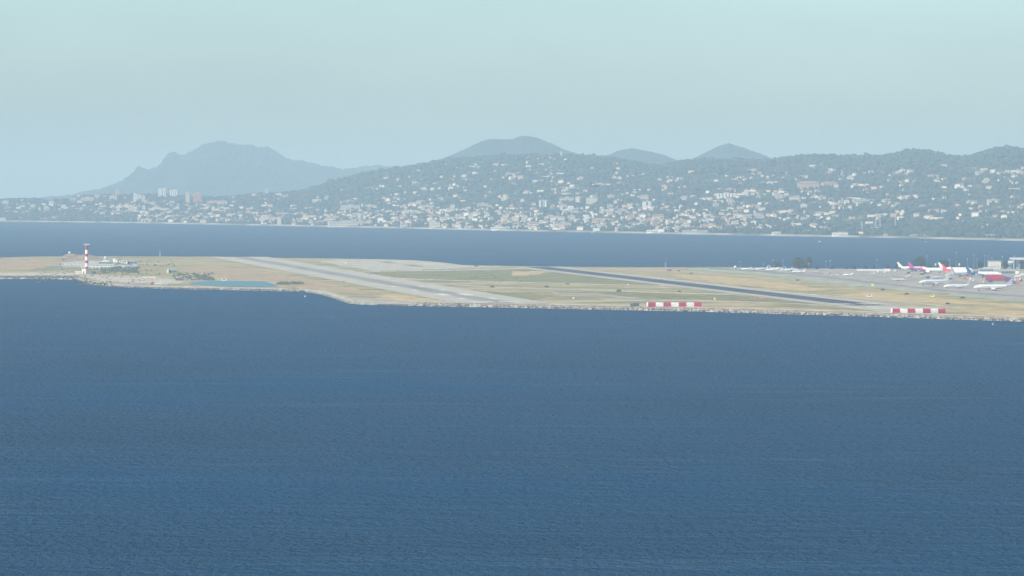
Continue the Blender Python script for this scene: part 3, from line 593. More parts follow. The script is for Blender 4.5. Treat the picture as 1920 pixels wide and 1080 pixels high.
# small airfield markers, huts, vehicles
def post(px, yb, hpx, wpx, label, mats, name='marker_board', group=None, cat='marker'):
    g = G(px, yb); p = MPP(g[1]); o = empty(name, (g[0], g[1], PZ)); tag(o, label, cat, group)
    h = hpx*p; w_ = wpx*p; n = len(mats)
    [MB().tube((q*w_*.3, 0, -.1), (q*w_*.3, 0, h*.3), .08, n=5).build('leg', M_STEEL, o) for q in (-1, 1)]
    for k, m_ in enumerate(mats): MB().box(-w_/2, w_/2, -.15, .15, h*(.25+.75*k/n), h*(.25+.75*(k+1)/n)).build('board', m_, o)
    return o
post(1177.5, 535.5, 5, 2.6, 'red and white marker board beside the middle taxiway', [M_WHITE, M_RED])
post(1340, 563, 6.5, 3, 'red and white marker board in the green grass by the dark runway', [M_WHITE, M_ORANGE])
for x, y in ((1407, 559.5), (1416, 559.5), (1425, 560), (1433, 559.5)): post(x, y, 2.6, 3.8, 'small orange runway edge board in a row of four', [M_ORANGE], 'edge_board', 'orange edge boards')
post(1090, 548, 1.8, 5, 'low orange board on the near grass', [M_ORANGE], 'edge_board')
post(1382, 565, 1.2, 14, 'long low orange board behind the striped barrier', [M_ORANGE], 'edge_board')
post(1075, 561, 3.5, 3, 'white marker board on the grey curved taxiway', [M_WHITE])
post(1636, 538, 6, 4, 'yellow marker board on the apron edge', [M_YEL])
post(1178, 551, 1.5, 4, 'pale orange board between the two taxiways', [M_ORANGE], 'edge_board')
for x, c, l in ((1252.5, M_RED, 'dark red hut at the foot of the lattice mast'), (1257, M_PURP, 'purple striped hut at the foot of the lattice mast')):
    shed(x-1.6, x+1.6, 503.6, 508.4, 'hut', l, c, M_WHITE, 'flat', 3, cat='hut')
rg = G(1378.5, 504.5); o = empty('radome', (rg[0], rg[1], PZ)); tag(o, 'small white radome ball on a red post at the apron end', 'radome')
MB().lathe([(.8, 0), (.8, 1.1)], 10).build('base', M_RED, o); MB().lathe([(1.55*math.sin(math.pi*k/9)+.01, 2.4-1.5*math.cos(math.pi*k/9)) for k in range(10)], 14).build('dome', M_WHITE, o, smooth=True)
def vehicle(px, yb, L, col, label, rz=0, kind='van', group=None):
    g = G(px, yb); o = empty({'van': 'service_van', 'car': 'service_car', 'truck': 'service_truck'}[kind], (g[0], g[1], PZ+.06), R(rz)); tag(o, label, kind, group)
    H = {'van': 2.1, 'car': 1.45, 'truck': 3.0}[kind]; W = .95 if kind != 'truck' else 1.2
    b = MB()
    if kind == 'car': b.box(-L/2, L/2, -W, W, .35, .9).box(-L*.3, L*.32, -W*.9, W*.9, .9, H, .5, .12)
    elif kind == 'van': b.box(-L/2, L/2, -W, W, .35, 1.1).box(-L*.36, L*.5, -W, W, 1.1, H, .25, .08)
    else: b.box(-L/2+L*.27, L/2, -W, W, .9, H).box(-L/2, -L/2+L*.24, -W, W, .5, H*.82, .15, .05).box(-L/2, L/2, -W*.6, W*.6, .5, .9)
    b.build('body', col, o)
    s = MB()
    if kind == 'truck': s.box(-L/2-.02, -L/2+.3, -W*.85, W*.85, H*.5, H*.72)
    else: s.box(-L*.28, L*.28, -W-.02, W+.02, H*.58, H*.85)
    s.build('window', M_DARK, o)
    for sx in (-1, 1):
        for sy in (-1, 1): MB().tube((sx*L*.32, sy*(W-.18), .36), (sx*L*.32, sy*(W+.03), .36), .36, n=10).build('wheel', M_TYRE, o)
    return o
M_DCAR = C('dark_car_paint', (.03, .03, .035), .3); M_GCAR = C('grey_green_paint', (.10, .11, .10), .5)
vehicle(1629.5, 557.8, 4.6, M_WHITE, 'white van on the straw grass below the apron', 10)
vehicle(1748.5, 557.4, 4.2, M_YEL, 'bright yellow van on the green shoulder', -20)
vehicle(1700, 552.4, 4.4, M_DCAR, 'black car on the track below the green shoulder', 5, 'car')
vehicle(1655, 544.4, 3.8, M_DCAR, 'dark car by the sandy track', 0, 'car')
vehicle(1805, 559.3, 4.2, M_DCAR, 'dark car parked between both green shoulders', 8, 'car')
vehicle(1777, 570.5, 2.8, M_DCAR, 'small black car on the orange grass', 30, 'car')
vehicle(1025, 538.8, 4.6, M_DCAR, 'dark car on the middle taxiway', 0, 'car'); vehicle(923, 539, 4.2, M_DCAR, 'dark car on the grass beside the middle taxiway', 0, 'car')
vehicle(1160, 547.3, 4.6, M_GCAR, 'grey green van on the middle taxiway', 0); vehicle(1274, 547.8, 3.8, M_GCAR, 'grey green car near the dark runway', 0, 'car')
vehicle(1296, 514, 4.2, M_GCAR, 'grey green car beyond the dark runway', 0, 'car'); vehicle(1273, 509, 4, M_DCAR, 'dark car on the thin track', 0, 'car')
vehicle(1064, 534, 4.2, M_GCAR, 'grey green car on the crossing taxiway', 0, 'car'); vehicle(893, 500.2, 5, M_GCAR, 'grey green van at the far pad', 0)
vehicle(1495, 526.6, 3.5, M_GCAR, 'grey green car by the green shoulder', 0, 'car'); vehicle(647, 494.5, 4.2, M_WHITE, 'white van on the far grass', 0); vehicle(604, 492.8, 3.6, M_WHITE, 'white car beside the pale runway', 0, 'car')
vehicle(118.5, 488.3, 4.2, M_RED, 'red van at the mouth of the service yard', 0); vehicle(318, 521.5, 3.5, M_YEL, 'yellow car on the spit', 0, 'car'); vehicle(178, 513.2, 4, M_DCAR, 'dark car beside the radar tower', 0, 'car'); vehicle(324, 532.3, 3, M_YEL, 'yellow van by the containers', 0)
vehicle(1190, 575.2, 7, M_GCAR, 'low grey green truck on the shore track', 2, 'truck')
for x, y in ((1898, 528), (1914, 518), (1908, 521)): vehicle(x, y, 6.5, M_WHITE, 'white apron truck beside the red pavilion', 15, 'truck', 'white apron trucks')
for x, y in ((1703, 513.5), (1729, 516)): vehicle(x, y, 4.4, M_GCAR, 'grey tug under the parked airliners', 5, 'van', 'apron tugs')
for x, y in ((1587, 512), (1530, 510.5), (1548, 515)): vehicle(x, y, 4, M_LGREY, 'pale grey van crossing the empty apron', 5, 'van', 'apron vans')

M_CART = [M_WHITE, M_LGREY, M_YEL, M_BLUE, M_ORANGE]
for i in range(22):                    # ground equipment round the stands
    x, y = [(1660, 511), (1700, 519), (1735, 521), (1780, 524), (1812, 524), (1830, 526), (1775, 517), (1850, 531), (1905, 533), (1915, 527), (1640, 512)][i % 11]
    x += rng.uniform(-9, 9); y += rng.uniform(-1.5, 1.5); ci = i % 5
    vehicle(x, y, rng.uniform(2.6, 4.4), M_CART[ci], ['white', 'light grey', 'yellow', 'navy blue', 'orange'][ci]+' ground equipment cart standing among the parked airliners', rng.uniform(-40, 40), 'van', 'ground equipment carts')
# ------------------------------------------------------------------ aircraft
def swoosh_mat():
    m = bpy.data.materials.new('white_with_magenta_band'); m.use_nodes = True; n = m.node_tree.nodes; l = m.node_tree.links; b = n['Principled BSDF']; b.inputs['Roughness'].default_value = .35
    tc = n.new('ShaderNodeTexCoord'); sp = n.new('ShaderNodeSeparateXYZ'); l.new(tc.outputs['Object'], sp.inputs[0])
    a = n.new('ShaderNodeMath'); a.operation = 'MULTIPLY_ADD'; a.inputs[1].default_value = 1.7; l.new(sp.outputs['Z'], a.inputs[0]); l.new(sp.outputs['X'], a.inputs[2])
    cr = n.new('ShaderNodeValToRGB'); cr.color_ramp.interpolation = 'CONSTANT'
    mr = n.new('ShaderNodeMapRange'); mr.inputs['From Min'].default_value = -20; mr.inputs['From Max'].default_value = 30; l.new(a.outputs[0], mr.inputs['Value']); l.new(mr.outputs[0], cr.inputs[0])
    e = cr.color_ramp.elements; e[0].position = 0; e[0].color = (.10, .04, .16, 1); e[1].position = .12; e[1].color = (.8, .8, .79, 1)
    q = e.new(.34); q.color = (.55, .03, .26, 1); q = e.new(.50); q.color = (.8, .8, .79, 1)
    l.new(cr.outputs[0], b.inputs['Base Color']); return m
M_SWOOSH = swoosh_mat()
def airliner(name, L, label, pos, heading, fus=None, fin=None, eng=None, ttail=False, rear=False, span=None, wingm=None, nose=None, rearm=None, cat='airplane', group=None, pitch=0, gear=True, tip=True):
    """nose along +x; pos = point on the ground under the middle"""
    fus = fus or M_PLANE; fin = fin or M_PLANE; eng = eng or M_PLANE; wingm = wingm or M_LGREY
    o = empty(name, pos, heading); o.rotation_euler = (0, pitch, heading); tag(o, label, cat, group)
    k = L/37.0; r = 2.0*k*(1.0 if L > 25 else 1.08); zc = 3.6*k*(1.0 if not rear else .78); hl = L/2
    S_ = [(hl, -.35*r, .02, .02), (hl-.25*r, -.3*r, .28*r, .26*r), (hl-.9*r, -.2*r, .62*r, .58*r), (hl-2*r, -.06*r, .9*r, .86*r), (hl-3.2*r, 0, r, r), (-hl*.42, 0, r, r), (-hl*.62, .12*r, .9*r, .88*r), (-hl*.82, .38*r, .55*r, .6*r), (-hl*.97, .6*r, .2*r, .25*r), (-hl, .63*r, .08*r, .1*r)]
    f_ = MB().rings([(x, zc+z, a, c) for x, z, a, c in S_], 18).build('fuselage', fus, o, smooth=True)
    for s in (-1, 1): MB().box(hl-2.05*r, hl-1.55*r, s*.45*r-.2*r, s*.45*r+.2*r, zc+.38*r, zc+.62*r).build('cockpit_window', M_DARK, f_)
    for s in (-1, 1): MB().box(-hl*.55, hl-3.4*r, s*r*.975-.03, s*r*.975+.03, zc+.20*r, zc+.30*r).build('cabin_window_row', M_DARK, f_)
    span = span or (L*.93 if L > 25 else L*.92); hs = span/2
    wx = -.02*L if not rear else -.08*L
    for s in (-1, 1):
        root = .19*L; tp = .055*L; sw = .30*hs+.12*L if not rear else .42*hs
        z0 = zc-.62*r; z1 = z0+.09*hs
        pts = [(wx+root*.55, s*r*.6, z0), (wx+root*.55-sw, s*hs, z1), (wx+root*.55-sw-tp, s*hs, z1), (wx-root*.45-.04*L, s*hs*.35, z0+.03*hs), (wx-root*.45-.03*L, s*r*.6, z0)]
        W = MB().plate(pts, .32*k+.08, (0, 0, 1)).build('wing', wingm, o)
        if tip: MB().plate([(pts[1][0], s*hs, z1), (pts[2][0]-.3*k, s*hs, z1), (pts[2][0]-1.3*k, s*(hs+.5*k), z1+2.2*k), (pts[2][0]-.4*k, s*(hs+.5*k), z1+2.2*k)], .14, (0, 1, 0)).build('winglet', fin, W)
        if not rear:
            ey = s*hs*.34; ex = wx+root*.55-sw*.30+1.6*k; ez = z0-.75*k
            E = MB().rings([(ex+2.0*k, ez, .92*k, .92*k), (ex+1.2*k, ez, 1.1*k, 1.1*k), (ex-1.2*k, ez, 1.0*k, 1.0*k), (ex-2.4*k, ez, .55*k, .55*k)], 14).build('engine', eng, o, smooth=True)
            MB().rings([(ex+2.03*k, ez, .8*k, .8*k), (ex+1.98*k, ez, .8*k, .8*k)], 12).build('intake', M_DARK, E)
            MB().plate([(ex+1*k, ey, ez+.9*k), (ex-2.2*k, ey, ez+.6*k), (ex-2.8*k, ey, ez+1.5*k), (ex-.4*k, ey, ez+1.5*k)], .3*k, (0, 1, 0)).build('pylon', wingm, E)
            E.location = (0, ey, 0); 
            for ch in E.children:
                if ch.name.startswith('pylon'): ch.location = (0, -ey, 0)
        else:
            ex = -hl*.42; ey = s*r*1.55
            E = MB().rings([(ex+1.7*k, zc+.35*r, .6*k, .6*k), (ex+.9*k, zc+.35*r, .78*k, .78*k), (ex-1.4*k, zc+.35*r, .7*k, .7*k), (ex-2.2*k, zc+.35*r, .4*k, .4*k)], 12).build('engine', eng, o, smooth=True)
            MB().rings([(ex+1.73*k, zc+.35*r, .5*k, .5*k), (ex+1.68*k, zc+.35*r, .5*k, .5*k)], 10).build('intake', M_DARK, E); E.location = (0, ey, 0)
            MB().box(ex-1*k, ex+.8*k, min(0, s*.9*r)+s*.6*r, max(0, s*.9*r)+s*.6*r, zc+.28*r, zc+.42*r).build('pylon', fus if fus is not M_SWOOSH else M_PLANE, o)
    fh = .158*L if not ttail else .15*L; zf = zc+.75*r; xb = -hl*.60; xt = -hl*.98
    fn = MB().plate([(xb-.02*L, 0, zf-.25*r), (xb-.06*L, 0, zf+.12*fh), (xt+.0*L-.005*L, 0, zf+fh), (xt-.06*L, 0, zf+fh), (-hl*.95, 0, zf-.1*r)], .34*k, (0, 1, 0)).build('fin', fin, o)
    for s in (-1, 1):
        zt = zc+.55*r if not ttail else zf+fh*.97; x0 = -hl*.78 if not ttail else xt+.03*L; hsx = .165*L if not ttail else .13*L
        MB().plate([(x0, s*(.25*r if not ttail else 0), zt), (x0-.10*L, s*hsx, zt+.02*L), (x0-.135*L, s*hsx, zt+.02*L), (x0-.10*L, s*(.25*r if not ttail else 0), zt)], .22*k, (0, 0, 1)).build('tailplane', wingm if not ttail else fin, o)
    if nose is not None: MB().rings([(x+.0, zc+z, a*1.015, c*1.015) for x, z, a, c in S_[:5]], 18, cap=False).build('nose_paint', nose, f_, smooth=True)
    if rearm is not None: MB().rings([(x, zc+z, a*1.02, c*1.02) for x, z, a, c in [(-hl*.36, 0, r, r)]+S_[6:]], 18, cap=False).build('rear_paint', rearm, f_, smooth=True)
    if gear:
        for gx, gy in ((hl-2.6*r, 0), (wx-.03*L, .1*L), (wx-.03*L, -.1*L)):
            lg = MB().tube((gx, gy, .5*k), (gx, gy, zc-.5*r), .16*k, n=6).build('landing_gear', M_STEEL, o)
            MB().tube((gx, gy-.45*k, .52*k), (gx, gy+.45*k, .52*k), .55*k, n=12).build('wheels', M_TYRE, lg)
    return o
def gp(px, y): g = G(px, y); return (g[0], g[1], PZ+.45)
LEFT = math.pi
airliner('airliner', 36.5, 'white airliner parked nose to the bay with a purple striped fin', gp(1861, 545.6), LEFT+R(14), fin=C('lilac_fin', (.50, .45, .60), .4))
airliner('airliner', 36.5, 'plain white airliner taxiing with a pale tall fin', gp(1751, 536.0), LEFT+R(33))
airliner('regional_jet', 27, 'small white regional jet with a high tail beside the plain airliner', gp(1793.5, 541.2), LEFT+R(20), ttail=True, rear=True, fin=M_LGREY)
airliner('airliner', 39, 'airliner with magenta swoosh and purple and magenta fin', gp(1738, 512.8), R(-14), fus=M_SWOOSH, fin=M_MAG, rearm=M_PURP)
airliner('airliner', 34, 'white airliner half hidden behind the magenta one', gp(1713, 509.2), R(-8), fin=M_WHITE)
airliner('airliner', 37, 'white airliner with a bright red fin', gp(1797, 515.8), R(-32), fin=M_RTAIL, eng=M_RTAIL, rearm=M_RTAIL)
airliner('airliner', 37, 'all white airliner behind the red finned one', gp(1793, 511.6), R(-12))
airliner('airliner', 34, 'white airliner with an orange red nose and engines', gp(1806, 519.4), LEFT-R(140), nose=M_ORANGE, eng=M_ORANGE, fin=M_WHITE)
airliner('airliner', 37, 'airliner with navy blue fin and rear partly behind the red pavilion', gp(1846, 520.2), R(-10), fin=M_BLUE, rearm=M_BLUE, eng=M_BLUE)
airliner('business_jet', 15, 'lone white business jet crossing the grey apron', gp(1685, 527.2), R(18), ttail=True, rear=True, cat='airplane')
airliner('business_jet', 14, 'white business jet parked behind the plain white airliner', gp(1757, 522.6), R(28), ttail=True, rear=True)
for i, (x, y, h, L) in enumerate([(1399, 506.4, 160, 12), (1416, 507.6, 20, 13), (1428, 506, 195, 15), (1447, 507.8, 170, 14), (1457, 506.4, 20, 18), (1473, 509, 200, 15), (1486, 508.6, 15, 17), (1497, 511.8, 175, 15)]):
    airliner('business_jet', L, 'white business jet in the row at the apron end, '+('nose' if abs(h) < 90 else 'tail')+' turned to the terminal', gp(x, y), R(h), ttail=True, rear=True, group='business jets at the apron end')
airliner('business_jet', 12, 'small jet with orange stripe alone on the open apron', gp(1565, 518), R(20), ttail=True, rear=True, fin=M_ORANGE, eng=M_ORANGE)
airliner('business_jet', 11, 'tiny white jet beside the orange striped one', gp(1589, 517), R(160), ttail=True, rear=True)
# approaching airliner, head on
ap_ = AT(1115.5, 347.2, 7800.0)
airliner('airliner', 31, 'airliner in flight on its approach in front of the hillside', (ap_[0], ap_[1], ap_[2]-3.0), R(-90)-R(14), fin=M_RTAIL, wingm=C('dark_grey_wing', (.06, .065, .07), .5), pitch=R(-2), eng=M_BELLY)
# light aircraft on the dark runway
def prop_plane(px, y, heading):
    o = empty('light_aircraft', gp(px, y), heading); tag(o, 'small grey propeller aircraft rolling on the dark runway', 'airplane')
    MB().rings([(4.2, 1.5, .25, .25), (3.9, 1.5, .55, .55), (1.5, 1.7, .75, .95), (-1, 1.75, .7, .9), (-4.4, 1.9, .15, .2)], 12).build('fuselage', M_LGREY, o, smooth=True)
    MB().box(1.5, 2.5, -.6, .6, 1.9, 2.6, .3, .1).build('windscreen', M_DARK, o)
    for s in (-1, 1):
        MB().box(-.2, 1.5, min(s*.5, s*6.2), max(s*.5, s*6.2), 2.5, 2.75).build('wing', M_LGREY, o); MB().box(-4.4, -3.5, min(s*.1, s*2.1), max(s*.1, s*2.1), 1.9, 2.02).build('tailplane', M_LGREY, o)
        MB().tube((.6, s*1.1, .4), (.6, s*.5, 1.1), .07, n=5).tube((.6, s*1.0, .35), (.6, s*1.2, .35), .35, n=10).build('landing_gear', M_TYRE, o)
    MB().plate([(-3.4, 0, 2), (-4.2, 0, 3.5), (-4.8, 0, 3.5), (-4.6, 0, 1.9)], .14, (0, 1, 0)).build('fin', M_WHITE, o)
    for s in (0, 1): MB().box(4.2, 4.3, -.1, .1, 1.5-1.1*(1-s), 1.5+1.1*s).build('propeller_blade', M_DARK, o)
    o.scale = (1.15,)*3
prop_plane(1238, 527.2, R(-90)-DIR+R(8))
# ------------------------------------------------------------------ terminal end of the apron
g = G(1866, 528.5); p = MPP(g[1]); pv = empty('red_pavilion', (g[0], g[1], PZ), R(-6)); tag(pv, 'curved red pavilion with a glazed end on the apron', 'building')
b = MB(); n = 10; hw = 18*p
pr = [(-hw, 1.9), (-hw, 5.6)]+[(-hw+2*hw*i/n, 5.6+1.5*math.sin(math.pi*i/n)) for i in range(1, n)]+[(hw, 5.6), (hw, 1.9)]
b.plate([(x, 5, z) for x, z in pr], 10, (0, 1, 0)).build('red_shell', M_RED, pv)
MB().box(-hw+.4, hw, .6, 9.5, -.1, 1.95).build('base', C('grey_green_wall', (.20, .23, .20), .8), pv)
for k in range(5): MB().box(hw+.02+k*1.75, hw+1.65+k*1.75, .4, 9, .0, 5.2-.35*k).build('glass_panel', C('tinted_glass', (.10, .07, .13), .3), pv)
MB().box(-hw-.05, hw+.05, -.3, -.05, 4.0, 4.35).build('fascia', M_RTAIL, pv)
shed(1854, 1877, 489, 504.5, 'terminal_block', 'tall cream terminal block with a dark flat roof', M_CREAM, M_GREY, 'flat', 14, win=0)
tb = [o for o in bpy.data.objects if o.name.startswith('terminal_block')][0]; tw_ = 23*MPP(G(1865, 504.5)[1])
for k in range(6): MB().box(-tw_/2+1+k*(tw_-2)/6, -tw_/2+1+k*(tw_-2)/6+1.1, -.1, .02, 1.2, 3.0).build('window', M_DARK, tb)
for zc_ in (4.2, 6.2): MB().box(-tw_*.25, tw_*.3, -.1, .02, zc_, zc_+.6).build('window_band', M_LGREY, tb)
shed(1837, 1862, 503, 511.5, 'terminal_wing', 'low grey terminal wing with window strips', M_GREY, M_LGREY, 'flat', 10, win=7)
shed(1836, 1842, 500, 506, 'terminal_wing', 'pale stair tower on the low grey wing', M_LGREY, M_WHITE, 'flat', 6, win=1)
shed(1843, 1876, 501, 505, 'terminal_wing', 'pale flat canopy before the tall cream block', M_LGREY, M_WHITE, 'flat', 8)
shed(1874, 1907, 504.5, 507.5, 'jet_bridge_roof', 'white arched canopy roof behind the red pavilion', M_GREY, M_WHITE, 'arc', 6)
shed(1878, 1904, 507.5, 514, 'terminal_wing', 'glazed grey hall under the white arched canopy', M_BGREY, M_LGREY, 'flat', 9, win=6)
jb = G(1909, 520); o = empty('jet_bridge', (jb[0], jb[1], PZ)); tag(o, 'white boarding bridge with a rounded head at the glazed hall', 'jet bridge')
MB().lathe([(1.9, 3.2), (2.1, 4.2), (2.1, 6.0), (1.5, 6.5)], 14).build('rounded_head', M_CREAM, o); MB().box(-1.2, 1.2, 1, 22, 3.4, 6).build('tunnel', M_WHITE, o); MB().tube((0, 0, -.1), (0, 0, 3.3), .5, n=10).build('pedestal', M_GREY, o)
g = G(1930, 506); p = MPP(g[1]); th = empty('terminal_hall', (g[0], g[1], PZ)); tag(th, 'grey terminal hall under a wide flat overhanging roof', 'building')
MB().box(-12, 60, 0, 30, -.1, 11.5).build('wall', M_GREY, th); MB().box(-19.5, 62, -4, 33, 11.5, 13.6, 0, 0).build('roof', M_LGREY, th)
for k in range(9): MB().box(-11+k*7.5, -6+k*7.5, -.2, .02, 1, 10).build('glass_panel', M_DARK, th)
for k in range(4): MB().tube((-18+k*14, -3.4, -.1), (-18+k*14, -3.4, 11.6), .4, n=8).build('column', M_LGREY, th)
shed(1879, 1897, 493, 504.5, 'terminal_wing', 'dull green grey office block between cream block and hall', C('grey_green_block', (.27, .31, .27), .8), M_GREY, 'flat', 12, win=5)
shed(1891, 1899, 489, 492.5, 'roof_plant', 'white plant room on the office block roof', M_WHITE, M_WHITE, 'flat', 5, cat='building'); 
rp_ = [o for o in bpy.data.objects if o.name.startswith('roof_plant')][0]; rp_.location = (AT(1895, 492.5, G(1888, 504.5)[1]+4)).tolist()
shed(1607, 1655, 504.6, 507.6, 'white_shelter', 'long low white shelter along the far apron edge', M_WHITE, M_WHITE, 'flat', 5, win=0)
for x in (1660, 1666): shed(x-3, x+3, 503.2, 508.6, 'container', 'red and white container beside the long white shelter', M_WHITE, M_RTAIL, 'flat', 3, cat='container').__setitem__('group', 'containers by the shelter')
shed(1676, 1680, 505, 508.8, 'container', 'small pale blue container near the trees', M_LGREY, M_WHITE, 'flat', 3, cat='container')
for x in (1754, 1798.5): 
    g = G(x, 507); o = empty('floodlight_board', (g[0], g[1], PZ)); tag(o, 'cream floodlight panel on a pole behind the airliners', 'floodlight', 'floodlights behind the airliners'); MB().tube((0, 0, -.1), (0, 0, 6), .12, n=6).build('pole', M_STEEL, o); MB().box(-.8, .8, -.2, .2, 5.6, 8.0).build('panel', M_CREAM, o)
# ------------------------------------------------------------------ trees on the airfield edge
M_BARK = C('bark', (.10, .075, .05), .95); 
def tree(px, yb, wpx, hpx, label, seed, green, group=None, name='tree'):
    r = np.random.default_rng(seed); g = G(px, yb); p = MPP(g[1]); H = hpx*p; W = wpx*p/2*1.15
    o = empty(name, (g[0], g[1], PZ)); tag(o, label, 'tree' if name == 'tree' else 'bush', group)
    t = MB(); t.tube((0, 0, -.2), (0, 0, H*.35), .035*H, .022*H, 8)
    for k in range(6): a = k*1.05+r.uniform(0, .5); t.tube((0, 0, H*(.2+.03*k)), (W*.55*math.cos(a), W*.55*math.sin(a), H*(.5+.06*k)), .018*H, .006*H, 5)
    t.build('trunk', M_BARK, o)
    cl = []
    for k in range(16):
        a = r.uniform(0, 2*math.pi); q = r.uniform(.1, .78); h = r.uniform(.2, .86)
        wv = math.sin(math.pi*min(1, (h-.12)/.9))**.6; cl.append((q*W*wv*math.cos(a), q*W*wv*math.sin(a), h*H, r.uniform(.30, .46)*W))
    N = 3000; V = np.zeros((N, 4, 3))
    for i in range(N):
        c = cl[r.integers(0, len(cl))]; d = r.normal(0, 1, 3); d /= np.linalg.norm(d); d *= c[3]*r.uniform(.5, 1.1); q = np.array(c[:3])+d
        u = r.normal(0, 1, 3); u /= np.linalg.norm(u); v = np.cross(u, r.normal(0, 1, 3)); v /= np.linalg.norm(v); s = .11*W+.16
        V[i] = [q-u*s, q-v*s*.7, q+u*s, q+v*s*.7]
    link('crown', big_mesh('crown', V.reshape(-1, 3), np.arange(N*4).reshape(N, 4), 4), green, o); return o
M_LEAF = island_mat('olive_leaves', [(.045, .055, .022), (.075, .082, .035), (.06, .068, .03), (.10, .10, .045)]); M_LEAFD = island_mat('dark_green_leaves', [(.03, .04, .02), (.05, .062, .03), (.04, .05, .026), (.07, .076, .04)])
tree(1459, 504, 17, 12, 'low olive tree beside the business jets', 1, M_LEAF); tree(1499, 504, 22, 20, 'broad olive tree, lower of the pair at the apron rim', 2, M_LEAF)
tree(1517, 504, 18, 23, 'tall olive tree, higher of the pair at the apron rim', 3, M_LEAF); tree(1685, 505.5, 11, 13, 'dark tree behind the white airliner tail', 4, M_LEAFD)
tree(1725, 505, 26, 23, 'big dark tree behind the magenta finned airliner', 5, M_LEAFD); tree(1768, 505.5, 19, 16, 'dark tree behind the red finned airliner', 6, M_LEAFD)
tree(1839, 506, 12, 15, 'dark tree before the tall cream terminal block', 7, M_LEAFD); tree(1885, 505, 14, 15, 'dark tree beside the tall cream block', 8, M_LEAFD)
for x, w_, h_ in ((1602, 8, 5.5), (1623, 8, 5.5), (1532, 6, 3.5), (1560, 9, 3), (1640, 8, 4), (1665, 9, 5), (1586, 7, 3), (1700, 10, 6), (1745, 10, 5), (1785, 12, 5.5), (1806, 10, 5)): tree(x, 504.6, w_, h_, 'low dark bush along the far apron edge', int(x), M_LEAFD, 'bushes along the apron edge', 'bush')
# small boats and buoys
def boat(px, y, L, label, sail=False):
    g = G(px, y, 0); o = empty('sailing_boat' if sail else 'motor_boat', (g[0], g[1], 0), rng.uniform(-.5, .5)); tag(o, label, 'boat')
    MB().add([(-L/2, -.16*L, .6), (L*.25, -.16*L, .6), (L/2, 0, .75), (L*.25, .16*L, .6), (-L/2, .16*L, .6), (-L*.45, -.1*L, -.2), (L*.2, -.1*L, -.2), (L*.4, 0, -.2), (L*.2, .1*L, -.2), (-L*.45, .1*L, -.2)], [(0, 1, 2, 3, 4), (9, 8, 7, 6, 5), (0, 5, 6, 1), (1, 6, 7, 2), (2, 7, 8, 3), (3, 8, 9, 4), (4, 9, 5, 0)]).build('hull', M_WHITE, o)
    if sail:
        MB().tube((0, 0, .6), (0, 0, L*1.25), .06, n=5).build('mast', M_STEEL, o); MB().plate([(0, 0, 1.2), (-L*.42, .1, 1.3), (0, 0, L*1.2)], .03, (0, 1, 0)).build('sail', M_CREAM, o)
    else: MB().box(-L*.15, L*.15, -.1*L, .1*L, .6, .6+.2*L, .1*L, .02).build('cabin', M_LGREY, o)
boat(572, 556.5, 1.5, 'tiny white dinghy off the gravel beach', True); boat(1861.5, 608.5, 1.2, 'tiny white dinghy off the rock bank', True)
boat(577, 425, 11, 'white motor boat close to the far beach'); boat(1537, 453.5, 7, 'white motor boat in front of the far beach houses'); boat(1736, 454, 5, 'white motor boat off the far right beach'); boat(1110, 437.8, 11, 'white motor boat before the far town')
# ------------------------------------------------------------------ the far town
WALLS = {'W': ('white', (.74, .72, .68)), 'C': ('cream', (.70, .62, .48)), 'P': ('pinkish', (.60, .42, .35)), 'G': ('pale grey', (.50, .50, .48)), 'O': ('orange', (.66, .40, .24)), 'R': ('brick red', (.52, .24, .19))}
WM = {k: C('town_wall_'+v[0].replace(' ', '_'), v[1], .9, .08, .15) for k, v in WALLS.items()}
M_TILE = C('terracotta_tile', (.40, .25, .18), .9, .25, .3); M_FLAT = C('flat_roof_gravel', (.48, .46, .42), .95); M_WIN = C('town_window', (.10, .11, .12), .35, 0)
OCC = []                                # footprints, to keep trees from standing inside or right in front
def unit_box():
    return pydata('unit_box', MB().box(-.5, .5, -.5, .5, 0, 1).v, MB().box(-.5, .5, -.5, .5, 0, 1).f)
_bm = {}
def box_part(name, m, parent, x0, x1, y0, y1, z0, z1):
    if m.name not in _bm:
        me = unit_box(); me.materials.append(m); _bm[m.name] = me
    o = bpy.data.objects.new(name, _bm[m.name]); COL.objects.link(o); o.parent = parent
    o.location = ((x0+x1)/2, (y0+y1)/2, z0); o.scale = (x1-x0, y1-y0, z1-z0); return o
LANDMARKS = [(180, 374, 'the headland crest'), (222, 366, 'the lone orange tower'), (315, 370, 'the three white high-rises'), (366, 382, 'the brick red block'), (500, 365, 'the slender headland tower'), (650, 424, 'the long arched beach building'), (1018, 389, 'the dark centred tower'), (1086, 382, 'the square cream tower'), (1151, 426, 'the beachside cream tower'), (1215, 390, 'the white arched block'), (1362, 370, 'the long white residence'), (1413, 410, 'the curved grey hall'), (1530, 352, 'the pinkish residences'), (1655, 425, 'the pylons'), (1052, 297, 'the crest tower'), (800, 388, 'the stepped cream blocks'), (905, 386, 'the pinkish terrace'), (1862, 380, 'the broad cream block'), (1890, 326, 'the upper white row')]
def zone(py, px):
    sh = shoreY(px)
    for lx, ly, nm in LANDMARKS:
        if abs(px-lx) < 46 and abs(py-ly) < 17: return ('below' if py > ly+5 else 'above' if py < ly-5 else 'beside')+' '+nm
    return 'by the far beach' if py > sh-7 else ('in the lower town' if py > sh-28 else ('on the lower hillside' if py > sh-62 else 'high on the wooded hillside'))
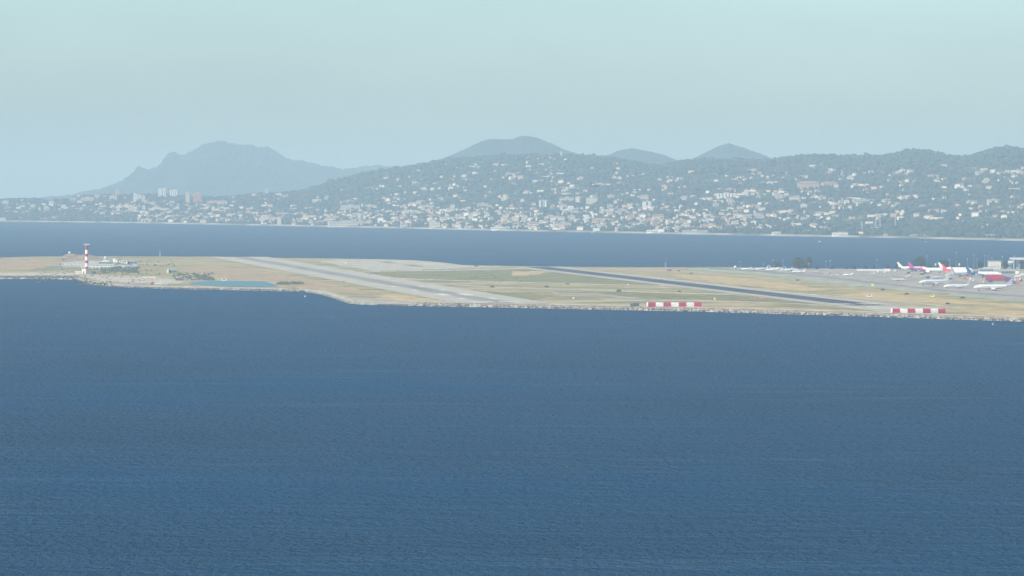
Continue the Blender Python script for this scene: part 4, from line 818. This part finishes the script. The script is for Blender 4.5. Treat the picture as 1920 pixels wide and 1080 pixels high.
def block(x0, x1, yt, yb, c, style='flat', label=None, stripes=0):
    px = (x0+x1)/2; g = on_terrain(px, yb)
    if g is None: return
    p = MPP(g[1]); wd = max(5, (x1-x0)*p); h = max(4, (yb-yt)*p); dp = min(16, max(9, wd*.5)); tall = h > wd*1.05
    o = empty('tower_block' if tall else 'apartment_block', (g[0], g[1], g[2]-.6), R(rng.uniform(-9, 9)))
    nm = WALLS[c][0]; kind = 'apartment tower' if tall else ('long low apartment block' if wd > 3*h else 'apartment block')
    rf = {'flat': 'flat roof', 'tile': 'terracotta roof', 'arc': 'curved roof'}[style]
    tag(o, label or f'{nm} {kind} with {rf} {zone(yb, px)}', 'apartment block', f'{nm} town blocks across the bay')
    OCC.append((g[0], g[1], wd/2+2, dp))
    hw = h-.5 if style == 'flat' else h*.8
    MB().box(-wd/2, wd/2, 0, dp, -3, hw).build('wall', WM[c], o)
    r_ = MB()
    if style == 'flat': r_.box(-wd/2-.3, wd/2+.3, -.3, dp+.3, hw, h).box(-wd*.12, wd*.1, dp*.35, dp*.7, h, h+1.8)
    elif style == 'tile': r_.hip(-wd/2, wd/2, 0, dp, hw, h, .6)
    else:
        n = 10; r_.plate([(-wd/2+wd*i/n, dp/2, hw+(h-hw)*math.sin(math.pi*(i+.0)/n)) for i in range(n+1)], dp+.6, (0, 1, 0))
    r_.build('roof', M_TILE if style == 'tile' else M_FLAT, o)
    if stripes:
        for k in range(stripes):
            w0 = wd/stripes; a = -wd/2+(k+.62)*w0; box_part('window_strip', M_WIN, o, a, a+w0*.34, -.25, .05, 1.5, hw-1)
    else:
        nf = int(max(1, min(7, hw//3.1)))
        for k in range(nf):
            z = hw*(k+.35)/nf; box_part('window_row', M_WIN, o, -wd/2+.8, wd/2-.8, -.12, .05, z, z+min(1.15, hw/nf*.36))
    return o
B = """40 45 373 380 W;4 16 376 384 C;52 56 380 383.5 W;57 66 383 389 G;72 76 388 396 C;83 91 386 395 C;92 101 376.5 384.5 C;109 111.5 383 388 W;115 123 384.5 393 W;0 11 408 413 C;76 92 409 412.5 W;132 144 371 378 G;145 150 364.5 372 W;
193 202 367 371.5 G;149 157 389 394 P;183 191 390 395 O;240 252 384 394 C;267 272 385 394 W;279 317 390 396 C;289 298 385 390 C;331 336 386 396 W;382 395 388 392 C;397 402.5 387 398 W;403 430 388 393 C;264 281 397 402 G;274 290 403.5 408 R t;264 287 410 415.6 C;294 332 409 415 C;
300 311 400 405 C;321 350 403 409.5 P t;362 369 405 414 O;390 415 401 406 P t;405 422 412 416 W;425 435 400 408 C;438 460 412 417 P t;469 474 388 393 W;450 456 371 375 W;433 440 369 374 C;472 480 363 371 C;480 504 364 367 C;517 528 362 369 C;516 528 372 375.5 C;531 546 365.5 371 G;
586 602 373 379 C;609 617 367 375 G;639 672 376 381 P;639 675 384 392 G;677 680.5 382 391.5 W;672 677.5 391.5 399 W;680 704 384 391 G;548 558 390 395 W;609 612.5 392 400 W;512 542 398 405 C t;486 515 407 416 C;520 527 408 421 C;548 553 410 420 G;559 567.5 410 420 P;579 587 413 420 W t;592 610 413 421 P t;
571 582 405 410 C t;586 597 405 409 P t;641 647 400 405 C;661 672 398.5 403 C t;790 814 384 392 C;782 797 375 380 C t;753 785 394 400 C;844 852.5 383.5 392 C;895 915 381 387.5 P;874 884 387 392 W t;805 828 401 406 P t;825 856 406 412 C t;856 866.5 403.5 411 P;879 886.5 401 411 C;864 875 399 404 C t;
932 946 401 404.5 W;805 825 416 427 C;751 764 418 426 C t;871 880 425 430 P;920 957 426 430.5 W;939 946.5 406 416 C;893 902 392 398 W;908 918 400 407 C;938 955 370 375 C;731 744 400.5 405 C;750 763 403 409 O;
1049 1076 370 377 P;1099 1120 370 382 C;1139 1152 365 374.5 P;1152 1166 374 379 P;1050 1058 382 391 P;1056 1085 394 400 C;1069 1078 404 412.5 C;1104 1112 396 401 W;1124 1151 394 401 C;1110 1150 409 415 O t;1187 1194 423.5 429.5 W;1166 1182 423 430 G;1110 1136 421 429 G;1041 1071 417 425 G;1026 1045 404 411 C;
979 987 405 415 C;960 972 407 417 C;992 1011 415 426 C t;1029 1040 425 429 O t;1176 1191 402 410 O t;976 982.5 373 379 W;1139 1149 383 390 G;1160 1176 392 397 P;1196 1212 400 405 P t;1200 1216 365 373 P t;1276 1287.5 368.5 374 C;1311 1325 371 375 C;1362 1378 353 358 P;1419 1425 366 373 W;
1338 1348 380 386 G;1366 1374 380 386 C t;1383 1394 386 392 C t;1417 1427 383.5 391 P;1224 1245 401 409 O t;1296 1335 409 412.5 C t;1319 1329 412 420 W;1395 1431 401 411 G a;1361 1367.5 414 422 O;1372 1376 414 422 C;1379 1385 414 422 G;1384 1392 425 429.5 W;1222 1247 417 420 W;1212 1246 430.5 435 W;1280 1327 434 439 G;1330 1360 406 410 R t;
1501 1512 382 392 C;1582 1592 375 383 W;1455 1472 365 372.5 P;1480 1500 367 375 C t;1535 1549 367 374 C t;1672 1680.5 383.5 391 C;1726 1735.5 384 392 P;1765 1775 392 399 W t;1812 1820.5 376 382 C;1825 1832 375 382 C t;1852 1875 374 382 C;1896 1907 327 334 W;1830 1847 320 327 C t;1737 1760 327 333 P t;1805 1812 332 338 O t;1845 1855 334 341 C;
1448 1464 435 441 W t;1512 1520 432 435.5 W;1526 1537 432 435.5 W;1560 1590 436 443 W t;1656 1665 437 442.5 P t;1705 1735 438.5 443 P t;1874 1884 321 326 C t;1890 1899 321 326.5 W;1910 1919 320 327 C;1600 1640 373 379 G;1655 1675 372 377 C t;1740 1770 391 397 C t;1640 1660 400 404 C t;1528 1548 396 400 C t;1478 1496 400 405 P t;1450 1466 395 401 C t;1560 1580 402 407 C t"""
for it in B.replace('\n', '').split(';'):
    q = it.split(); x0, x1, yt, yb = map(float, q[:4]); block(x0, x1, yt, yb, q[4], {'t': 'tile', 'a': 'arc'}.get(q[5] if len(q) > 5 else '', 'flat'))
# landmarks with labels of their own
block(217, 225.5, 353.5, 367.5, 'O', label='lone cream and orange tower block rising above the low headland', stripes=2)
block(206, 219, 366, 376, 'C', label='broad cream apartment block below the lone orange tower')
block(152, 176, 369.5, 378, 'P', label='long pinkish apartment block on the crest of the low headland'); block(177, 187, 365.5, 371.5, 'P', label='square pinkish block at the end of the headland crest')
block(219, 224.5, 384.5, 397, 'W', label='slim white tower among trees below the headland crest')
block(250, 257, 362, 380, 'W', label='white stepped tower, taller half of the pair before the twin towers'); block(257.5, 265, 364, 376, 'W', label='white stepped tower, shorter half of the pair before the twin towers'); block(265.5, 272, 366, 382, 'C', label='cream tower beside the white stepped towers')
block(297, 304, 353, 371, 'W', label='white high-rise with dark vertical bands, outermost of the three tall towers', stripes=2)
block(305, 312.5, 352, 371, 'W', label='white high-rise with dark vertical bands, middle of the three tall towers', stripes=2)
block(319, 334, 353, 369.5, 'W', label='wide white high-rise with dark vertical bands beside its two narrower neighbours', stripes=4)
block(348, 355.5, 360, 382, 'P', label='tall narrow pinkish tower next to the brick red block'); block(362, 377.5, 362, 383, 'R', label='big brick red apartment block with a pale top')
block(388, 426, 376, 384, 'P', 'tile', label='long pinkish mansion with a tiled roof beyond the brick red block')
block(497, 502.5, 351.5, 365, 'G', label='slender pale tower on the headland beyond the brick red block')
block(611, 629, 406, 417, 'C', 'tile', label='cream villa like a small castle at the end of the long beach building')
lb = block(616, 686, 416.5, 425.5, 'C', label='very long cream building with dark arches on the far beach')
block(1011, 1015.5, 375.5, 389.5, 'W', label='white edge wing of the dark centred tower', stripes=1); block(1015.5, 1021.5, 375, 389.5, 'G', label='grey middle of the dark centred tower', stripes=2); block(1021.5, 1026, 375, 389.5, 'W', label='second white edge wing of the dark centred tower', stripes=1)
block(1080, 1091, 368.5, 382.5, 'C', label='square cream tower above the beach town', stripes=1)
block(1147, 1155, 416, 427, 'C', label='cream tower standing close to the far beach', stripes=1); block(1206, 1224, 377, 390, 'W', label='white arched apartment block on the lower slope', stripes=2)
block(1344, 1381, 362, 370.5, 'W', label='long white residence with several wings below the ridge', stripes=6); block(1395, 1403, 355, 368.5, 'W', label='lone white tower next to the long white residence'); block(1408, 1419, 414, 422, 'W', label='white block with two dark recesses near the curved hall', stripes=2)
block(1496, 1536, 340, 352.5, 'P', 'tile', label='large pinkish residence complex on the slope, stepped roofs'); block(1542, 1571, 340, 350, 'P', 'tile', label='second pinkish residence of the complex on the slope')
block(1050.5, 1054, 281.5, 292.5, 'C', label='slender cream tower on the hill crest before the rounded peaks')
# pylons on the right-hand shore
def pylon(px, yb, yt, wpx, label, legs=2):
    g = on_terrain(px, yb); p = MPP(g[1]); h = (yb-yt)*p; w_ = wpx*p/2; o = empty('power_pylon', tuple(g)); tag(o, label, 'pylon')
    M_ = C('pale_pylon_steel', (.55, .57, .58), .6)
    for s in ((-1, 1) if legs == 2 else (0,)):
        for q in (-1, 1): MB().tube((s*w_+q*.9, 0, -.5), (s*w_*.55+q*.5, 0, h), .42, .3, 5).build('leg', M_, o)
    for k in range(1, 6):
        z = h*k/6; b = w_*(1-.45*k/6) if legs == 2 else 1.0
        MB().tube((-b, 0, z), (b, 0, z+(.5 if k % 2 else -.5)), .22, n=4).build('brace', M_, o)
    MB().tube((-w_*1.1-2, 0, h*.97), (w_*1.1+2, 0, h*.97), .4, n=5).build('cross_arm', M_, o)
pylon(1646, 433, 402.5, 11, 'tall two legged lattice pylon behind the far beach'); pylon(1678.5, 433.5, 401.5, 3, 'slim lattice tower beside the two legged pylon', 1)
pylon(1616, 433, 416, 2, 'short slim pylon near the two legged one', 1); pylon(1487, 428, 414, 2, 'short slim pylon above the beach house with the red roof', 1)
# villas
def villa_mesh(kind, sz):
    a, b, h = sz; w_ = MB().box(-a/2, a/2, 0, b, -3, h)
    if kind == 'L': w_.box(a/2-.02, a/2+a*.45, b*.25, b*.95, -3, h*.72)
    r_ = MB()
    if kind == 'flat': r_.box(-a/2-.3, a/2+.3, -.3, b+.3, h, h+.5)
    elif kind == 'hip': r_.hip(-a/2, a/2, 0, b, h, h+2.2)
    else: r_.gable(-a/2, a/2, 0, b, h, h+2.0)
    if kind == 'L': r_.gable(a/2, a/2+a*.45, b*.25, b*.95, h*.72, h*.72+1.6)
    if kind != 'flat': r_.box(a*.2, a*.2+.9, b*.55, b*.55+.9, h+.5, h+2.9)
    return w_, r_
PROT = {}
for kind in ('gable', 'hip', 'L', 'flat'):
    for si, sz in enumerate(((7, 6, 4.2), (9.5, 7.5, 5.2), (14, 9, 6.8))):
        w_, r_ = villa_mesh(kind, sz); wn = MB()
        for k in range(2 + si): x = -sz[0]/2+(k+.5)*sz[0]/(2+si); wn.box(x-.6, x+.6, -.1, .03, sz[2]*.42, sz[2]*.42+1.3)
        for c in WALLS:
            m1 = pydata('house', w_.v, w_.f); m1.materials.append(WM[c]); m2 = pydata('roof', r_.v, r_.f); m2.materials.append(M_FLAT if kind == 'flat' else M_TILE)
            PROT[kind, si, c] = (m1, m2, w_, r_)
SZ = ['small', 'mid-sized', 'large']; RT = {'gable': 'gabled red roof', 'hip': 'hipped red roof', 'L': 'side wing and red roofs', 'flat': 'flat pale roof'}
cand = []
REG = [(0, 250, 374, 412, 60), (250, 520, 378, 418, 110), (520, 760, 388, 424, 74), (700, 780, 350, 392, 26), (745, 960, 300, 392, 84), (760, 960, 388, 430, 64), (960, 1220, 297, 372, 92), (960, 1220, 380, 432, 110), (1220, 1440, 318, 372, 50), (1220, 1440, 372, 434, 110), (1440, 1700, 318, 362, 55), (1440, 1700, 362, 415, 95), (1690, 1920, 315, 345, 34), (1690, 1920, 352, 412, 60), (250, 1440, 412, 436, 90), (1440, 1560, 410, 438, 14), (240, 500, 390, 418, 150), (480, 760, 396, 425, 170), (760, 1000, 394, 430, 180), (1000, 1240, 390, 434, 190), (1240, 1440, 396, 434, 120), (140, 260, 371, 404, 70), (0, 140, 376, 402, 45)]
for (x0, x1, y0, y1, n) in REG:
    cl = [(rng.uniform(x0, x1), rng.uniform(y0, y1)) for _ in range(max(3, n//7))]
    for _ in range(n):
        if rng.random() < .55: c = cl[rng.integers(0, len(cl))]; px, py = c[0]+rng.normal(0, 13), c[1]+rng.normal(0, 2.2)
        else: px, py = rng.uniform(x0, x1), rng.uniform(y0, y1)
        if py > shoreY(px)-2 or py < ridgeC(px)+6: continue
        if 560 < px < 700 and py < 372: continue
        cand.append((px, py))
for px in (-60, -30, 1950, 1990, 2030, -110, 2080): cand.append((px, shoreY(px)-rng.uniform(8, 30)))
built = []
for px, py in cand:
    g = on_terrain(px, py)
    if g is None or any(abs(g[0]-q[0]) < 8 and abs(g[1]-q[1]) < 13 for q in built): continue
    if any(abs(g[0]-a) < w_+6 and -8 < g[1]-b < d+10 for a, b, w_, d in OCC): continue
    built.append((g[0], g[1], g[2], px, py))
KW = ['W']*46+['C']*32+['P']*10+['G']*8+['O']*4; KK = ['gable']*3+['hip']*4+['L']*2+['flat']*6; KS = [0]*5+[1]*5+[2]*3
spec = [(b, KK[rng.integers(0, 15)], KS[rng.integers(0, 13)], KW[rng.integers(0, 100)], rng.uniform(-.6, .6)) for b in built]
order = sorted(range(len(spec)), key=lambda i: -(9+3*spec[i][2])/spec[i][0][1]); inframe = [i for i in order if 0 <= spec[i][0][3] <= 1920]
single = set(inframe[:290]); SV, SF, TV, TF = {}, {}, [], []
acc = {c: MB() for c in WALLS}; accr = MB(); accf = MB()
for i, (b, kind, si, c, rz) in enumerate(spec):
    m1, m2, w_, r_ = PROT[kind, si, c]; OCC.append((b[0], b[1], 7+2*si, 8)); s_ = rng.uniform(.72, 1.02)
    if i in single:
        o = bpy.data.objects.new('house', m1); COL.objects.link(o); o.location = (b[0], b[1], b[2]-.3); o.rotation_euler = (0, 0, rz); o.scale = (s_, s_, s_)
        tag(o, f'{SZ[si]} {WALLS[c][0]} house with {RT[kind]} {zone(b[4], b[3])}', 'house', 'houses across the bay')
        q = bpy.data.objects.new('roof', m2); COL.objects.link(q); q.parent = o
    else:
        M = Matrix.Translation((b[0], b[1], b[2]-.3)) @ Matrix.Rotation(rz, 4, 'Z') @ Matrix.Scale(s_, 4)
        acc[c].add([M @ Vector(v) for v in w_.v], w_.f); (accf if kind == 'flat' else accr).add([M @ Vector(v) for v in r_.v], r_.f)
st = empty('distant_housing', (0, 0, 0)); tag(st, 'scatter of tiny pale houses filling the far hillside', 'houses', kind='stuff')
for c in WALLS:
    if acc[c].v: acc[c].build('walls', WM[c], st)['kind'] = 'stuff'
tw2 = MB()
for k in range(150):
    px = rng.uniform(200, 1900); py = rng.uniform(max(ridgeC(px)+14, 300), shoreY(px)-6); g = on_terrain(px, py); L_ = rng.uniform(8, 34); a = rng.uniform(-.35, .35)
    M = Matrix.Translation((g[0], g[1], g[2])) @ Matrix.Rotation(a, 4, 'Z'); bb = MB().box(-L_/2, L_/2, 0, .8, -2, rng.uniform(2.6, 4.4)); tw2.add([M @ Vector(v) for v in bb.v], bb.f); OCC.append((g[0], g[1], L_/2*.6, 2))
tw2.build('terrace_walls', WM['C'], st)['kind'] = 'stuff'
accr.build('tiled_roofs', M_TILE, st)['kind'] = 'stuff'; accf.build('flat_roofs', M_FLAT, st)['kind'] = 'stuff'
# ------------------------------------------------------------------ trees over the far slopes
OC = np.array(OCC)
def coast_trees(N, seed, s0, s1, tmax=1.04, shore=False):
    r = np.random.default_rng(seed); px = r.uniform(-420, 2340, N); Ys = shore_dist(px); sp = SPAN(px)
    t = r.uniform(.0, 1, N)**(.95)*tmax; Y = Ys+12+t*sp; X = (px-960)/F*Y; Z = terrain(X, Y); s = r.uniform(s0, s1, N)
    keep = np.ones(N, bool)
    dn = fbm(X/110, Y/380, 31, 4); keep &= (dn > -.75) & (r.random(N) < np.interp(t, [0, .16, .32], [.62, .75, 1]))
    oi = np.argsort(OC[:, 0]); xs_ = OC[oi, 0]; 
    for a, b, w_, d in OC: 
        k = (np.abs(X-a) < w_+s*.8) & (Y > b-130) & (Y < b+d+s) ; keep &= ~(k & ((Y > b-s-1.5) | (s > 5.6)))
    return np.stack([X, Y, Z], 1)[keep], s[keep]
M_FOREST = island_mat('mediterranean_trees', [(.022, .036, .020), (.045, .062, .03), (.033, .05, .028), (.06, .075, .038), (.028, .045, .03), (.085, .092, .05)])
P1, s1_ = coast_trees(30000, 41, 3.2, 7.0); P1[:, 2] += s1_*.45
tag(scatter('forest', P1, s1_, M_FOREST, squash=(1.15, 1.15, 1.0), seed=17), 'dense dark green trees covering the far coastal hillside', 'forest', kind='stuff')
P2, s2_ = coast_trees(16000, 43, 2.0, 3.6, .75); P2[:, 2] += s2_*.5
tag(scatter('garden_trees', P2, s2_, M_FOREST, squash=(1, 1, 1.25), seed=19), 'small garden trees between the far town houses', 'trees', kind='stuff')

P3, s3_ = coast_trees(2600, 47, 1.5, 2.6, 1.0); P3[:, 2] += s3_*1.8
tag(scatter('cypress_trees', P3, s3_, M_FOREST, squash=(.8, .8, 2.6), seed=23), 'slim dark cypresses scattered over the far hillside', 'trees', kind='stuff')
P4, s4_ = coast_trees(1500, 53, 7.0, 10.5, 1.05); P4[:, 2] += s4_*.55
tag(scatter('umbrella_pines', P4, s4_, M_FOREST, squash=(1.1, 1.1, .75), seed=29), 'large umbrella pines standing out of the far woods', 'trees', kind='stuff')
# ------------------------------------------------------------------ haze
def haze():
    m = bpy.data.materials.new('haze_air'); m.use_nodes = True; n = m.node_tree.nodes; n.clear()
    out = n.new('ShaderNodeOutputMaterial'); v = n.new('ShaderNodeVolumePrincipled')
    v.inputs['Density'].default_value = HAZE['density']; v.inputs['Color'].default_value = (*HAZE['color'], 1)
    v.inputs['Absorption Color'].default_value = (*HAZE['absorb'], 1)
    v.inputs['Anisotropy'].default_value = HAZE['aniso']
    m.node_tree.links.new(v.outputs[0], out.inputs['Volume'])
    b = MB().box(-42000, 42000, -7000, 75000, -260, 345)
    o = b.build('haze', m); tag(o, 'pale bluish summer haze over the whole bay', 'haze', kind='stuff')
haze()
